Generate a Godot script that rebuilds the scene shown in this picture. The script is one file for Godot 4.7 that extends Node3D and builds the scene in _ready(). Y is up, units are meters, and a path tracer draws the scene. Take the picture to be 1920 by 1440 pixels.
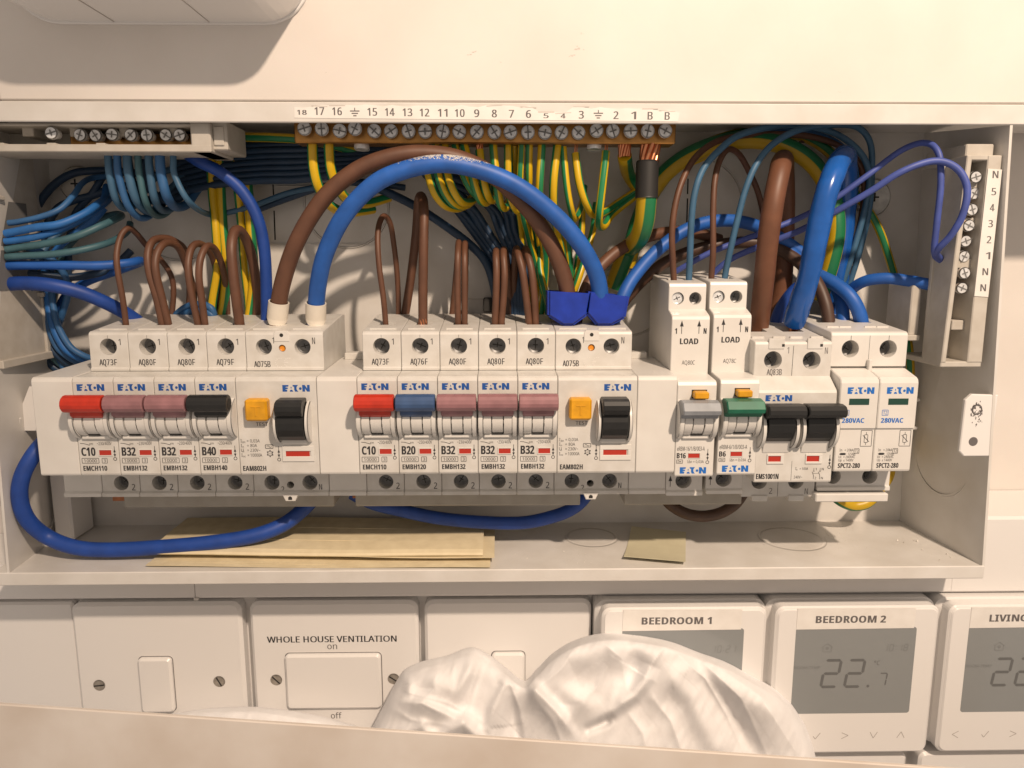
extends Node3D
# An opened consumer unit: camera and light first, then wall and enclosure, modules, terminal bars, cables, then the small things.
const FOCAL := 1397.0            # lens, in pixels of the 1920 wide photograph
const EYE := Vector3(0, 1.5, 0.3926)
const U := 0.001                 # shapes are written in millimetres
var cam: Camera3D
var mats := {}
var shared := {}
var taken := {}
var cap := {}


class Shape:
	var v := PackedVector3Array()
	var n := PackedVector3Array()
	var uv := PackedVector2Array()
	var ix := PackedInt32Array()

	func vert(p: Vector3, nn: Vector3, t := Vector2.ZERO) -> int:
		v.append(p); n.append(nn); uv.append(t)
		return v.size() - 1

	func tri(a: Vector3, b: Vector3, c: Vector3, out: Vector3) -> void:
		var nn := (b - a).cross(c - a)
		if nn.length() < 1e-9:
			return
		nn = nn.normalized()
		if nn.dot(out) < 0.0:
			var t := b
			b = c; c = t; nn = -nn
		var k := vert(a, nn)
		vert(c, nn); vert(b, nn)
		ix.append_array([k, k + 1, k + 2])

	func quad(a: Vector3, b: Vector3, c: Vector3, d: Vector3, out: Vector3) -> void:
		tri(a, b, c, out)
		tri(a, c, d, out)

	func box(lo: Vector3, hi: Vector3, b := 0.0) -> void:
		b = minf(b, minf(hi.x - lo.x, minf(hi.y - lo.y, hi.z - lo.z)) * 0.45)
		var m := (lo + hi) / 2.0
		var h := (hi - lo) / 2.0
		for ax in 3:
			var u := (ax + 1) % 3
			var w := (ax + 2) % 3
			for s: float in [-1.0, 1.0]:
				var c := Vector3.ZERO
				c[ax] = s * h[ax]
				var e1 := Vector3.ZERO
				e1[u] = h[u] - b
				var e2 := Vector3.ZERO
				e2[w] = h[w] - b
				quad(m + c - e1 - e2, m + c + e1 - e2, m + c + e1 + e2, m + c - e1 + e2, c)
			if b > 0.0:
				for s: float in [-1.0, 1.0]:
					for t: float in [-1.0, 1.0]:
						var p := Vector3.ZERO
						p[u] = s * h[u]; p[w] = t * (h[w] - b)
						var q := Vector3.ZERO
						q[u] = s * (h[u] - b); q[w] = t * h[w]
						var e := Vector3.ZERO
						e[ax] = h[ax] - b
						quad(m + p - e, m + p + e, m + q + e, m + q - e, p + q)
		if b > 0.0:
			for sx: float in [-1.0, 1.0]:
				for sy: float in [-1.0, 1.0]:
					for sz: float in [-1.0, 1.0]:
						tri(m + Vector3(sx * h.x, sy * (h.y - b), sz * (h.z - b)), m + Vector3(sx * (h.x - b), sy * h.y, sz * (h.z - b)), m + Vector3(sx * (h.x - b), sy * (h.y - b), sz * h.z), Vector3(sx, sy, sz))

	func inset(p: PackedVector2Array, c: float) -> PackedVector2Array:
		var area := 0.0
		for i in p.size():
			area += p[i].cross(p[(i + 1) % p.size()])
		var s := 1.0 if area > 0.0 else -1.0
		var q := PackedVector2Array()
		for i in p.size():
			var a := (p[i] - p[i - 1]).normalized()
			var b := (p[(i + 1) % p.size()] - p[i]).normalized()
			var na := Vector2(-a.y, a.x) * s
			var nb := Vector2(-b.y, b.x) * s
			q.append(p[i] + (na + nb) * c / maxf(0.35, 1.0 + na.dot(nb)))
		return q

	# an outline in x and y, pushed out along z; the front edge is chamfered
	func extrude(p: PackedVector2Array, z0: float, z1: float, c := 0.0, back := true) -> void:
		var area := 0.0
		for i in p.size():
			area += p[i].cross(p[(i + 1) % p.size()])
		var s := -1.0 if area > 0.0 else 1.0
		var q := inset(p, c) if c > 0.0 else p
		var t := Geometry2D.triangulate_polygon(q)
		for i in range(0, t.size(), 3):
			tri(Vector3(q[t[i]].x, q[t[i]].y, z1), Vector3(q[t[i + 1]].x, q[t[i + 1]].y, z1), Vector3(q[t[i + 2]].x, q[t[i + 2]].y, z1), Vector3.BACK)
		if back:
			t = Geometry2D.triangulate_polygon(p)
			for i in range(0, t.size(), 3):
				tri(Vector3(p[t[i]].x, p[t[i]].y, z0), Vector3(p[t[i + 1]].x, p[t[i + 1]].y, z0), Vector3(p[t[i + 2]].x, p[t[i + 2]].y, z0), Vector3.FORWARD)
		for i in p.size():
			var j := (i + 1) % p.size()
			var d := p[j] - p[i]
			var o := Vector3(-d.y, d.x, 0) * s
			quad(Vector3(p[i].x, p[i].y, z0), Vector3(p[j].x, p[j].y, z0), Vector3(p[j].x, p[j].y, z1 - c), Vector3(p[i].x, p[i].y, z1 - c), o)
			if c > 0.0:
				quad(Vector3(p[i].x, p[i].y, z1 - c), Vector3(p[j].x, p[j].y, z1 - c), Vector3(q[j].x, q[j].y, z1), Vector3(q[i].x, q[i].y, z1), o.normalized() + Vector3.BACK)

	# a side view in z and y, drawn out along x; the ends are chamfered, the segments in skip are left open for a plate with holes
	func profile(p: PackedVector2Array, x0: float, x1: float, c := 0.3, skip := []) -> void:
		var area := 0.0
		for i in p.size():
			area += p[i].cross(p[(i + 1) % p.size()])
		var s := -1.0 if area > 0.0 else 1.0
		var q := inset(p, c)
		var t := Geometry2D.triangulate_polygon(q)
		for i in range(0, t.size(), 3):
			for e: Array in [[x0, -1.0], [x1, 1.0]]:
				tri(Vector3(e[0], q[t[i]].y, q[t[i]].x), Vector3(e[0], q[t[i + 1]].y, q[t[i + 1]].x), Vector3(e[0], q[t[i + 2]].y, q[t[i + 2]].x), Vector3(e[1], 0, 0))
		for i in p.size():
			var j := (i + 1) % p.size()
			var d := p[j] - p[i]
			var o := (Vector3(0, d.x, -d.y) * s).normalized()
			for e: Array in [[x0, x0 + c, -1.0], [x1, x1 - c, 1.0]]:
				quad(Vector3(e[0], q[i].y, q[i].x), Vector3(e[0], q[j].y, q[j].x), Vector3(e[1], p[j].y, p[j].x), Vector3(e[1], p[i].y, p[i].x), o + Vector3(e[2], 0, 0))
			if not i in skip:
				quad(Vector3(x0 + c, p[i].y, p[i].x), Vector3(x0 + c, p[j].y, p[j].x), Vector3(x1 - c, p[j].y, p[j].x), Vector3(x1 - c, p[i].y, p[i].x), o)

	# a plate that faces +z with round holes side by side (each x, y, radius), and the wall of each hole
	func holed(x0: float, x1: float, y0: float, y1: float, z: float, holes: Array, deep := 7.0) -> void:
		var from := x0
		for k in holes.size():
			var h: Vector3 = holes[k]
			var to: float = x1 if k == holes.size() - 1 else (h.x + h.z + holes[k + 1].x - holes[k + 1].z) / 2.0
			var last_c := Vector3.ZERO
			var last_r := Vector3.ZERO
			var corners := [Vector2(from, y0), Vector2(to, y0), Vector2(to, y1), Vector2(from, y1)]
			var angles := []
			for i in 28:
				angles.append(i * TAU / 28.0)
			for c: Vector2 in corners:
				angles.append(fposmod((c - Vector2(h.x, h.y)).angle(), TAU))
			angles.sort()
			angles.append(angles[0] + TAU)
			for i in angles.size():
				var a: float = angles[i]
				var d := Vector2(cos(a), sin(a))
				var reach := 1e9
				if absf(d.x) > 1e-6:
					reach = minf(reach, ((to if d.x > 0.0 else from) - h.x) / d.x)
				if absf(d.y) > 1e-6:
					reach = minf(reach, ((y1 if d.y > 0.0 else y0) - h.y) / d.y)
				var c := Vector3(h.x + d.x * h.z, h.y + d.y * h.z, z)
				var r := Vector3(h.x + d.x * reach, h.y + d.y * reach, z)
				if i > 0:
					quad(last_c, c, r, last_r, Vector3.BACK)
					var back := Vector3(0, 0, -deep)
					quad(last_c, c, c + back, last_c + back, Vector3(-d.x, -d.y, 0))
				last_c = c; last_r = r
			from = to

	# a top face from a to b (each z, y) with rectangular wire openings (each x from, x to, share from, share to)
	func slotted(a: Vector2, b: Vector2, x0: float, x1: float, slots: Array) -> void:
		var d := b - a
		var up := Vector3(0, absf(d.x), absf(d.y) * 0.5).normalized()
		var at := func(x: float, t: float) -> Vector3: return Vector3(x, a.y + d.y * t, a.x + d.x * t)
		var from := x0
		for q: Array in slots:
			quad(at.call(from, 0.0), at.call(q[0], 0.0), at.call(q[0], 1.0), at.call(from, 1.0), up)
			quad(at.call(q[0], 0.0), at.call(q[1], 0.0), at.call(q[1], q[2]), at.call(q[0], q[2]), up)
			quad(at.call(q[0], q[3]), at.call(q[1], q[3]), at.call(q[1], 1.0), at.call(q[0], 1.0), up)
			var c := [at.call(q[0], q[2]), at.call(q[1], q[2]), at.call(q[1], q[3]), at.call(q[0], q[3])]
			var mid: Vector3 = (c[0] + c[2]) / 2.0
			for k in 4:
				var e: Vector3 = c[k]
				var f: Vector3 = c[(k + 1) % 4]
				quad(e, f, f - up * 8.0, e - up * 8.0, mid - (e + f) / 2.0)
			from = q[1]
		quad(at.call(from, 0.0), at.call(x1, 0.0), at.call(x1, 1.0), at.call(from, 1.0), up)

	# rings from place to place along an axis: each entry is distance along, radius
	func lathe(at: Vector3, axis: Vector3, steps: Array, seg := 20) -> void:
		axis = axis.normalized()
		var e1 := axis.cross(Vector3(0.3, 1, 0.2) if absf(axis.y) < 0.8 else Vector3(1, 0.2, 0)).normalized()
		var e2 := axis.cross(e1)
		for k in steps.size() - 1:
			var a: Vector2 = steps[k]
			var b: Vector2 = steps[k + 1]
			var slope := Vector2(b.y - a.y, a.x - b.x).normalized() * -1.0   # along, outward
			for i in seg:
				var t0 := TAU * i / seg
				var t1 := TAU * (i + 1) / seg
				var d0 := e1 * cos(t0) + e2 * sin(t0)
				var d1 := e1 * cos(t1) + e2 * sin(t1)
				var n0 := (d0 * slope.y - axis * slope.x).normalized()
				var n1 := (d1 * slope.y - axis * slope.x).normalized()
				var p := [at + axis * a.x + d0 * a.y, at + axis * a.x + d1 * a.y, at + axis * b.x + d1 * b.y, at + axis * b.x + d0 * b.y]
				var ns := [n0, n1, n1, n0]
				var k0 := v.size()
				for m in 4:
					vert(p[m], ns[m])
				var face: Vector3 = (p[1] - p[0]).cross(p[2] - p[0]) + (p[2] - p[0]).cross(p[3] - p[0])
				if face.dot(n0 + n1) > 0.0:
					ix.append_array([k0, k0 + 2, k0 + 1, k0, k0 + 3, k0 + 2])
				else:
					ix.append_array([k0, k0 + 1, k0 + 2, k0, k0 + 2, k0 + 3])

	# a round tube through points; u runs round it, v along it
	func tube(pts: PackedVector3Array, radii: PackedFloat32Array, seg := 14, turn := 0.0, twist := 0.0, round_end := false) -> void:
		var m := pts.size()
		var t := (pts[1] - pts[0]).normalized()
		var e1 := (Vector3.BACK - t * t.z)
		if e1.length() < 0.2:
			e1 = Vector3.UP - t * t.y
		e1 = e1.normalized()
		var run := 0.0
		var k0 := v.size()
		for i in m:
			var nt := (pts[mini(i + 1, m - 1)] - pts[maxi(i - 1, 0)]).normalized()
			if i > 0:
				run += pts[i].distance_to(pts[i - 1])
			e1 = (e1 - nt * e1.dot(nt)).normalized()
			var e2 := nt.cross(e1)
			for j in seg + 1:
				var a := TAU * j / seg + turn + twist * run
				var d := e1 * cos(a) + e2 * sin(a)
				vert(pts[i] + d * radii[i], d, Vector2(float(j) / seg, run * 0.02))
			if i > 0:
				var r0 := k0 + (i - 1) * (seg + 1)
				for j in seg:
					var a0 := r0 + j
					var b0 := a0 + seg + 1
					ix.append_array([a0, b0 + 1, a0 + 1, a0, b0, b0 + 1])
		for e in [0, m - 1]:
			var along: Vector3 = (pts[0] - pts[1]).normalized() if e == 0 else (pts[m - 1] - pts[m - 2]).normalized()
			for j in seg:
				var a: int = k0 + e * (seg + 1) + j
				tri(v[a], v[a + 1], pts[e], along)

	func mesh() -> ArrayMesh:
		var a := []
		a.resize(Mesh.ARRAY_MAX)
		var w := PackedVector3Array()
		w.resize(v.size())
		for i in v.size():
			w[i] = v[i] * 0.001
		a[Mesh.ARRAY_VERTEX] = w
		a[Mesh.ARRAY_NORMAL] = n
		a[Mesh.ARRAY_TEX_UV] = uv
		a[Mesh.ARRAY_INDEX] = ix
		var m := ArrayMesh.new()
		m.add_surface_from_arrays(Mesh.PRIMITIVE_TRIANGLES, a)
		return m


# --- placing and naming -------------------------------------------------------------------------------------------
func mm(x: float, y: float, z: float) -> Vector3:      # millimetres from the middle of the box's back panel, level with the lens
	return Vector3(x * U, EYE.y + y * U, z * U)

func look(px: float, py: float, z: float) -> Vector3:  # where a point seen at (px, py) of the photograph lies, z millimetres before the back panel
	var d := Basis.from_euler(Vector3(deg_to_rad(-9.5), deg_to_rad(-1.0), 0)) * Vector3((px - 960.0) / FOCAL, (720.0 - py) / FOCAL, -1.0)
	return EYE + d * ((z * U - EYE.z) / d.z)

func seen(px: float, py: float, z: float) -> Vector3:  # the same in millimetres
	return (look(px, py, z) - Vector3(0, EYE.y, 0)) / U

func numbered(called: String) -> String:
	var k: int = taken.get(called, 0)
	taken[called] = k + 1
	return called if k == 0 else "%s_%03d" % [called, k]

func tag(o: Node, label: String, category: String, group := "") -> Node:
	o.set_meta("label", label)
	o.set_meta("category", category)
	if group:
		o.set_meta("group", group)
	return o

func thing(called: String, label: String, category: String, at: Vector3, group := "") -> Node3D:
	var o := Node3D.new()
	o.name = numbered(called)
	add_child(o)
	o.position = at
	tag(o, label, category, group)
	return o

func part(called: String, m: Mesh, material: Material, parent: Node) -> MeshInstance3D:
	var o := MeshInstance3D.new()
	o.name = called
	o.mesh = m
	o.material_override = material
	parent.add_child(o, true)
	return o

func single(called: String, s: Shape, material: Material, at: Vector3) -> MeshInstance3D:
	var o := MeshInstance3D.new()
	o.name = numbered(called)
	o.mesh = s.mesh()
	o.material_override = material
	add_child(o)
	o.position = at
	return o

func keep(key: String, make: Callable) -> Mesh:        # alike parts share one mesh
	if not shared.has(key):
		var s := Shape.new()
		make.call(s)
		shared[key] = s.mesh()
	return shared[key]


# --- lettering ----------------------------------------------------------------------------------------------------
func font(kind: String) -> Font:
	if not shared.has(kind):
		var f := SystemFont.new()
		f.font_names = PackedStringArray(["Droid Sans Mono" if kind == "mono" else "Droid Sans"])
		if kind == "bold":
			f.font_weight = 700
		shared[kind] = f
	return shared[kind]

func glyphs(t: String, kind: String) -> Array:
	var m := TextMesh.new()
	m.text = t
	m.font = font(kind)
	m.font_size = 32
	m.pixel_size = 0.01
	m.depth = 0.0
	m.curve_step = 2.0
	return m.get_mesh_arrays()

# words whose capitals are h tall and that are w wide in all (0: as the font has it), from (x, y) at the lower left
func words(s: Shape, t: String, x: float, y: float, z: float, w: float, h: float, kind := "sans", slant := 0.0, weight := -1.0) -> void:
	if weight < 0.0:
		weight = h * 0.045 if kind == "bold" else 0.0
	var a := glyphs(t, kind)
	var p: PackedVector3Array = a[Mesh.ARRAY_VERTEX]
	if p.is_empty():
		return
	if weight > 0.0:            # heavier strokes: the same letters once more, a hair to the right and proud
		words(s, t, x + weight, y, z + 0.008, w, h, kind, slant, 0.0)
	if not cap.has(kind):
		var lo := 1e9
		var hi := -1e9
		for q: Vector3 in glyphs("H", kind)[Mesh.ARRAY_VERTEX]:
			lo = minf(lo, q.y); hi = maxf(hi, q.y)
		cap[kind] = Vector2(lo, hi)
	var x0 := 1e9
	var x1 := -1e9
	for q in p:
		x0 = minf(x0, q.x); x1 = maxf(x1, q.x)
	var c: Vector2 = cap[kind]
	var ky := h / (c.y - c.x)
	var kx := w / (x1 - x0) if w > 0.0 else ky
	var k0 := s.v.size()
	for q in p:
		s.vert(Vector3(x + (q.x - x0) * kx + (q.y - c.x) * ky * slant, y + (q.y - c.x) * ky, z), Vector3.BACK)
	var ti = a[Mesh.ARRAY_INDEX]
	var order: PackedInt32Array = ti if ti != null else PackedInt32Array(range(p.size()))
	for i in range(0, order.size(), 3):
		var q0 := s.v[k0 + order[i]]
		var q1 := s.v[k0 + order[i + 1]]
		var q2 := s.v[k0 + order[i + 2]]
		if (q1 - q0).cross(q2 - q0).z > 0.0:
			s.ix.append_array([k0 + order[i], k0 + order[i + 2], k0 + order[i + 1]])
		else:
			s.ix.append_array([k0 + order[i], k0 + order[i + 1], k0 + order[i + 2]])

func stroke(s: Shape, a: Vector2, b: Vector2, w: float, z: float) -> void:
	var d := (b - a).normalized() * w / 2.0
	var o := Vector2(-d.y, d.x)
	s.quad(Vector3(a.x + o.x, a.y + o.y, z), Vector3(a.x - o.x, a.y - o.y, z), Vector3(b.x - o.x, b.y - o.y, z), Vector3(b.x + o.x, b.y + o.y, z), Vector3.BACK)

func frame(s: Shape, x0: float, y0: float, x1: float, y1: float, w: float, z: float) -> void:
	stroke(s, Vector2(x0, y0), Vector2(x1, y0), w, z)
	stroke(s, Vector2(x0, y1), Vector2(x1, y1), w, z)
	stroke(s, Vector2(x0, y0 + w * 0.5), Vector2(x0, y1 - w * 0.5), w, z)
	stroke(s, Vector2(x1, y0 + w * 0.5), Vector2(x1, y1 - w * 0.5), w, z)

func ring(s: Shape, c: Vector2, r: float, w: float, z: float, seg := 16) -> void:
	for i in seg:
		var d0 := Vector2.from_angle(TAU * i / seg)
		var d1 := Vector2.from_angle(TAU * (i + 1) / seg)
		s.quad(Vector3(c.x + d0.x * r, c.y + d0.y * r, z), Vector3(c.x + d1.x * r, c.y + d1.y * r, z), Vector3(c.x + d1.x * (r - w), c.y + d1.y * (r - w), z), Vector3(c.x + d0.x * (r - w), c.y + d0.y * (r - w), z), Vector3.BACK)

func blob(s: Shape, p: Array, z: float) -> void:
	var q := PackedVector2Array(p)
	var t := Geometry2D.triangulate_polygon(q)
	for i in range(0, t.size(), 3):
		s.tri(Vector3(q[t[i]].x, q[t[i]].y, z), Vector3(q[t[i + 1]].x, q[t[i + 1]].y, z), Vector3(q[t[i + 2]].x, q[t[i + 2]].y, z), Vector3.BACK)

func disc(s: Shape, c: Vector2, r: float, z: float) -> void:
	var p := []
	for i in 14:
		p.append(c + Vector2.from_angle(TAU * i / 14) * r)
	blob(s, p, z)

func on_off(s: Shape, x: float, y1: float, y0: float, z: float) -> void:   # the small sign: a bar, two arrow heads, a ring
	var h := y1 - y0
	stroke(s, Vector2(x, y1), Vector2(x, y0 + h * 0.25), 0.22, z)
	blob(s, [Vector2(x - 0.55, y0 + h * 0.58), Vector2(x + 0.55, y0 + h * 0.58), Vector2(x, y0 + h * 0.8)], z + 0.01)
	blob(s, [Vector2(x - 0.55, y0 + h * 0.45), Vector2(x + 0.55, y0 + h * 0.45), Vector2(x, y0 + h * 0.25)], z + 0.01)
	ring(s, Vector2(x, y0 + 0.75), 0.8, 0.25, z)

func arrow(s: Shape, x: float, y0: float, y1: float, z: float) -> void:
	stroke(s, Vector2(x, y0), Vector2(x, y1 - 1.5), 0.28, z)
	blob(s, [Vector2(x - 0.85, y1 - 2.7), Vector2(x + 0.85, y1 - 2.7), Vector2(x, y1)], z + 0.01)

func logo(s: Shape, x: float, y: float, w: float, h: float, z: float) -> void:
	var shapes := [
		[0.0, 0.0, 0.0, 1.0, 0.23, 1.0, 0.215, 0.76, 0.11, 0.72, 0.11, 0.66, 0.205, 0.58, 0.195, 0.42, 0.11, 0.37, 0.11, 0.31, 0.18, 0.26, 0.165, 0.0],
		[0.295, 0.5, 0.315, 0.8, 0.345, 0.5], [0.265, 0.0, 0.275, 0.2, 0.32, 0.31, 0.36, 0.25, 0.39, 0.0],
		[0.37, 1.0, 0.58, 1.0, 0.54, 0.85, 0.515, 0.6, 0.52, 0.32, 0.55, 0.12, 0.58, 0.0, 0.46, 0.0, 0.43, 0.3, 0.43, 0.76, 0.385, 0.76],
		[0.73, 0.0, 0.725, 1.0, 0.82, 1.0, 0.905, 0.45, 0.905, 1.0, 1.0, 1.0, 1.0, 0.0, 0.9, 0.0, 0.825, 0.5, 0.825, 0.0],
	]
	for f: Array in shapes:
		var p := []
		for i in range(0, f.size(), 2):
			p.append(Vector2(x + f[i] * w, y + f[i + 1] * h))
		blob(s, p, z)
	disc(s, Vector2(x + 0.655 * w, y + 0.46 * h), w * 0.05, z)

# --- materials ----------------------------------------------------------------------------------------------------
func noise_picture(seed_: int, size: int, freq: float, lo: Color, hi: Color, octaves := 4) -> NoiseTexture2D:
	var n := FastNoiseLite.new()
	n.seed = seed_
	n.frequency = freq
	n.fractal_octaves = octaves
	var t := NoiseTexture2D.new()
	t.width = size; t.height = size
	t.seamless = true
	t.noise = n
	var g := Gradient.new()
	g.set_color(0, lo); g.set_color(1, hi)
	t.color_ramp = g
	return t

func paint(called: String, linear: Color, rough: float, grain: Texture2D = null, grain_scale := 12.0, extra := {}) -> StandardMaterial3D:
	var m := StandardMaterial3D.new()
	m.resource_name = called
	m.albedo_color = linear.linear_to_srgb()
	m.roughness = rough
	if grain:
		m.albedo_texture = grain
		m.uv1_triplanar = true
		m.uv1_world_triplanar = true
		m.uv1_scale = Vector3.ONE * grain_scale
	for k: String in extra:
		m.set(k, extra[k])
	mats[called] = m
	return m

func make_materials() -> void:
	var soft := noise_picture(3, 512, 0.008, Color(0.955, 0.95, 0.945), Color(1, 1, 1), 5)
	var grimy := noise_picture(7, 512, 0.012, Color(0.925, 0.915, 0.90), Color(1, 1, 1), 6)
	var fine := noise_picture(11, 512, 0.09, Color(0.4, 0.4, 0.4), Color(0.6, 0.6, 0.6), 4)
	var rub := noise_picture(17, 256, 0.02, Color(0.80, 0.80, 0.80), Color(1, 1, 1), 4)
	var bump := {"heightmap_enabled": true, "heightmap_texture": fine, "heightmap_scale": 0.006, "heightmap_deep_parallax": false}
	paint("wall", Color(0.74, 0.70, 0.66), 0.55, soft, 3.0, bump)
	paint("steel", Color(0.72, 0.705, 0.68), 0.33, grimy, 5.0, bump)
	paint("plastic", Color(0.66, 0.65, 0.625), 0.42, grimy, 14.0, bump)
	paint("plastic_clean", Color(0.70, 0.685, 0.655), 0.36, soft, 10.0)
	paint("plate", Color(0.76, 0.745, 0.73), 0.24)
	paint("housing", Color(0.55, 0.52, 0.47), 0.45, grimy, 15.0)
	paint("cover_grey", Color(0.40, 0.385, 0.35), 0.5, grimy, 12.0)
	paint("sticker", Color(0.80, 0.78, 0.75), 0.6, soft, 20.0)
	paint("tape_edge", Color(0.56, 0.52, 0.48), 0.7)
	paint("ink", Color(0.025, 0.024, 0.026), 0.6)
	paint("ink_grey", Color(0.13, 0.12, 0.12), 0.6)
	paint("ink_pale", Color(0.36, 0.33, 0.31), 0.6)
	paint("logo_blue", Color(0.012, 0.085, 0.34), 0.45)
	paint("logo_blue_bright", Color(0.012, 0.14, 0.50), 0.45)
	paint("red", Color(0.62, 0.035, 0.012), 0.38, rub, 20.0)
	paint("mauve", Color(0.36, 0.175, 0.19), 0.38, rub, 20.0)
	paint("lever_blue", Color(0.05, 0.105, 0.24), 0.38, rub, 20.0)
	paint("black", Color(0.014, 0.0145, 0.015), 0.4, rub, 20.0)
	paint("lever_grey", Color(0.30, 0.32, 0.35), 0.42, rub, 20.0)
	paint("lever_green", Color(0.012, 0.16, 0.09), 0.4, rub, 20.0)
	paint("yellow", Color(0.83, 0.40, 0.012), 0.4, rub, 20.0)
	paint("flag_red", Color(0.42, 0.028, 0.014), 0.45)
	paint("flag_green", Color(0.012, 0.055, 0.04), 0.4)
	paint("orange", Color(0.72, 0.26, 0.02), 0.4)
	paint("gap", Color(0.02, 0.019, 0.018), 0.8)
	paint("zinc", Color(0.88, 0.90, 0.92), 0.22, rub, 60.0, {"metallic": 0.2})
	paint("plate_screw", Color(0.42, 0.385, 0.34), 0.45, rub, 60.0, {"metallic": 0.4})
	paint("slot_grey", Color(0.16, 0.16, 0.16), 0.6)
	paint("zinc_dark", Color(0.17, 0.17, 0.17), 0.4, rub, 60.0, {"metallic": 1.0})
	paint("washer", Color(0.80, 0.80, 0.77), 0.4, rub, 30.0)
	paint("brass", Color(0.52, 0.27, 0.085), 0.34, rub, 25.0, {"metallic": 0.9})
	paint("copper", Color(0.80, 0.33, 0.17), 0.3, rub, 40.0, {"metallic": 1.0})
	paint("copper_flat", Color(0.55, 0.20, 0.07), 0.5, rub, 40.0)
	paint("brown", Color(0.15, 0.066, 0.037), 0.5, rub, 15.0)
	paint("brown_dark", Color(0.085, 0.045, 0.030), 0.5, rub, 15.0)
	paint("brown_tail", Color(0.185, 0.075, 0.038), 0.5, rub, 15.0)
	paint("blue", Color(0.018, 0.125, 0.50), 0.5, rub, 15.0)
	paint("blue_deep", Color(0.013, 0.068, 0.36), 0.5, rub, 15.0)
	paint("blue_tape", Color(0.016, 0.125, 0.50), 0.2, rub, 15.0)
	paint("blue_wire", Color(0.04, 0.15, 0.36), 0.5, rub, 15.0)
	paint("blue_bright", Color(0.025, 0.17, 0.52), 0.5, rub, 15.0)
	paint("blue_dusty", Color(0.06, 0.16, 0.28), 0.5, rub, 15.0)
	paint("teal", Color(0.060, 0.155, 0.19), 0.5, rub, 15.0)
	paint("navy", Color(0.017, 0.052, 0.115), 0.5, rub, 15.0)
	paint("violet", Color(0.075, 0.115, 0.42), 0.5, rub, 15.0)
	paint("shroud", Color(0.012, 0.045, 0.42), 0.32, rub, 15.0)
	paint("ferrule", Color(0.74, 0.69, 0.60), 0.5, soft, 25.0)
	paint("sleeve_black", Color(0.016, 0.015, 0.014), 0.55)
	paint("dust", Color(0.66, 0.63, 0.58), 0.9)
	paint("paper", Color(0.74, 0.65, 0.45), 0.75, grimy, 16.0)
	paint("note", Color(0.60, 0.56, 0.40), 0.7, soft, 16.0)
	paint("cloth", Color(0.86, 0.86, 0.875), 0.85, soft, 20.0, {"metallic_specular": 0.2})
	var stained := noise_picture(23, 512, 0.006, Color(0.90, 0.87, 0.84), Color(1, 1, 1), 6)
	paint("board", Color(0.70, 0.655, 0.61), 0.6, stained, 5.0, bump)
	paint("screen", Color(0.245, 0.26, 0.265), 0.12)
	paint("segment", Color(0.125, 0.13, 0.132), 0.5)
	paint("segment_faint", Color(0.19, 0.2, 0.203), 0.5)
	var im := Image.create(64, 8, false, Image.FORMAT_RGB8)
	im.fill(Color(0.62, 0.40, 0.008).linear_to_srgb())
	for x: int in [6, 38]:
		im.fill_rect(Rect2i(x, 0, 14, 8), Color(0.015, 0.20, 0.075).linear_to_srgb())
	var earth := paint("earth", Color(1, 1, 1), 0.36)
	earth.albedo_texture = ImageTexture.create_from_image(im)
	var thick := paint("earth_thick", Color(0.80, 0.80, 0.80), 0.4)
	thick.albedo_texture = earth.albedo_texture


# --- small shared pieces ------------------------------------------------------------------------------------------
func screw_head(s: Shape, at: Vector3, r: float) -> void:
	s.lathe(at, Vector3.BACK, [Vector2(-4.5, r * 0.72), Vector2(-0.9, r * 0.72), Vector2(-0.9, r), Vector2(0.1, r), Vector2(0.55, r * 0.84), Vector2(0.6, r * 0.5), Vector2(0.45, 0.0)], 18)

func screw_cross(s: Shape, at: Vector3, r: float, turn: float) -> void:
	for k in 2:
		var d := Vector2.from_angle(turn + k * PI / 2)
		var o := Vector2(-d.y, d.x)
		var l := r * (0.95 if k == 0 else 0.5)
		var w := r * 0.10
		var a := Vector2(at.x, at.y)
		var c := [a + d * l + o * w, a - d * l + o * w, a - d * l - o * w, a + d * l - o * w]
		blob(s, c, at.z + 0.68 + k * 0.01)

# a screw that shows: head, with its slot as a piece of its own
func screw(parent: Node, at: Vector3, r: float, turn: float, material := "zinc") -> void:
	var o := part("screw", keep("screw%.2f" % r, func(s: Shape) -> void: screw_head(s, Vector3.ZERO, r)), mats[material], parent)
	o.position = at * U
	o.rotation.z = turn
	part("slot", keep("slot%.2f" % r, func(s: Shape) -> void: screw_cross(s, Vector3.ZERO, r, 0.3)), mats.slot_grey, o)

# a screw sunk in a terminal hole: dark, with a cross cut into it
func sunk_screw(parent: Node, at: Vector3, r: float, turn: float, material := "zinc_dark") -> void:
	var o := part("terminal_screw", keep("sunk%.2f" % r, func(s: Shape) -> void: s.lathe(Vector3.ZERO, Vector3.BACK, [Vector2(-1.0, r), Vector2(0.0, r), Vector2(0.35, r * 0.75), Vector2(0.35, 0.0)], 18)), mats[material], parent)
	o.position = at * U
	o.rotation.z = turn
	part("slot", keep("sunkslot%.2f" % r, func(s: Shape) -> void: screw_cross(s, Vector3(0, 0, -0.25), r * 0.62, 0.0)), mats.gap, o)

func sheet(called: String, parent: Node, material: String, make: Callable) -> MeshInstance3D:
	var s := Shape.new()
	make.call(s)
	return part(called, s.mesh(), mats[material], parent)

func kept(called: String, parent: Node, material: String, key: String, make: Callable) -> MeshInstance3D:
	return part(called, keep(key, make), mats[material], parent)

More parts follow.
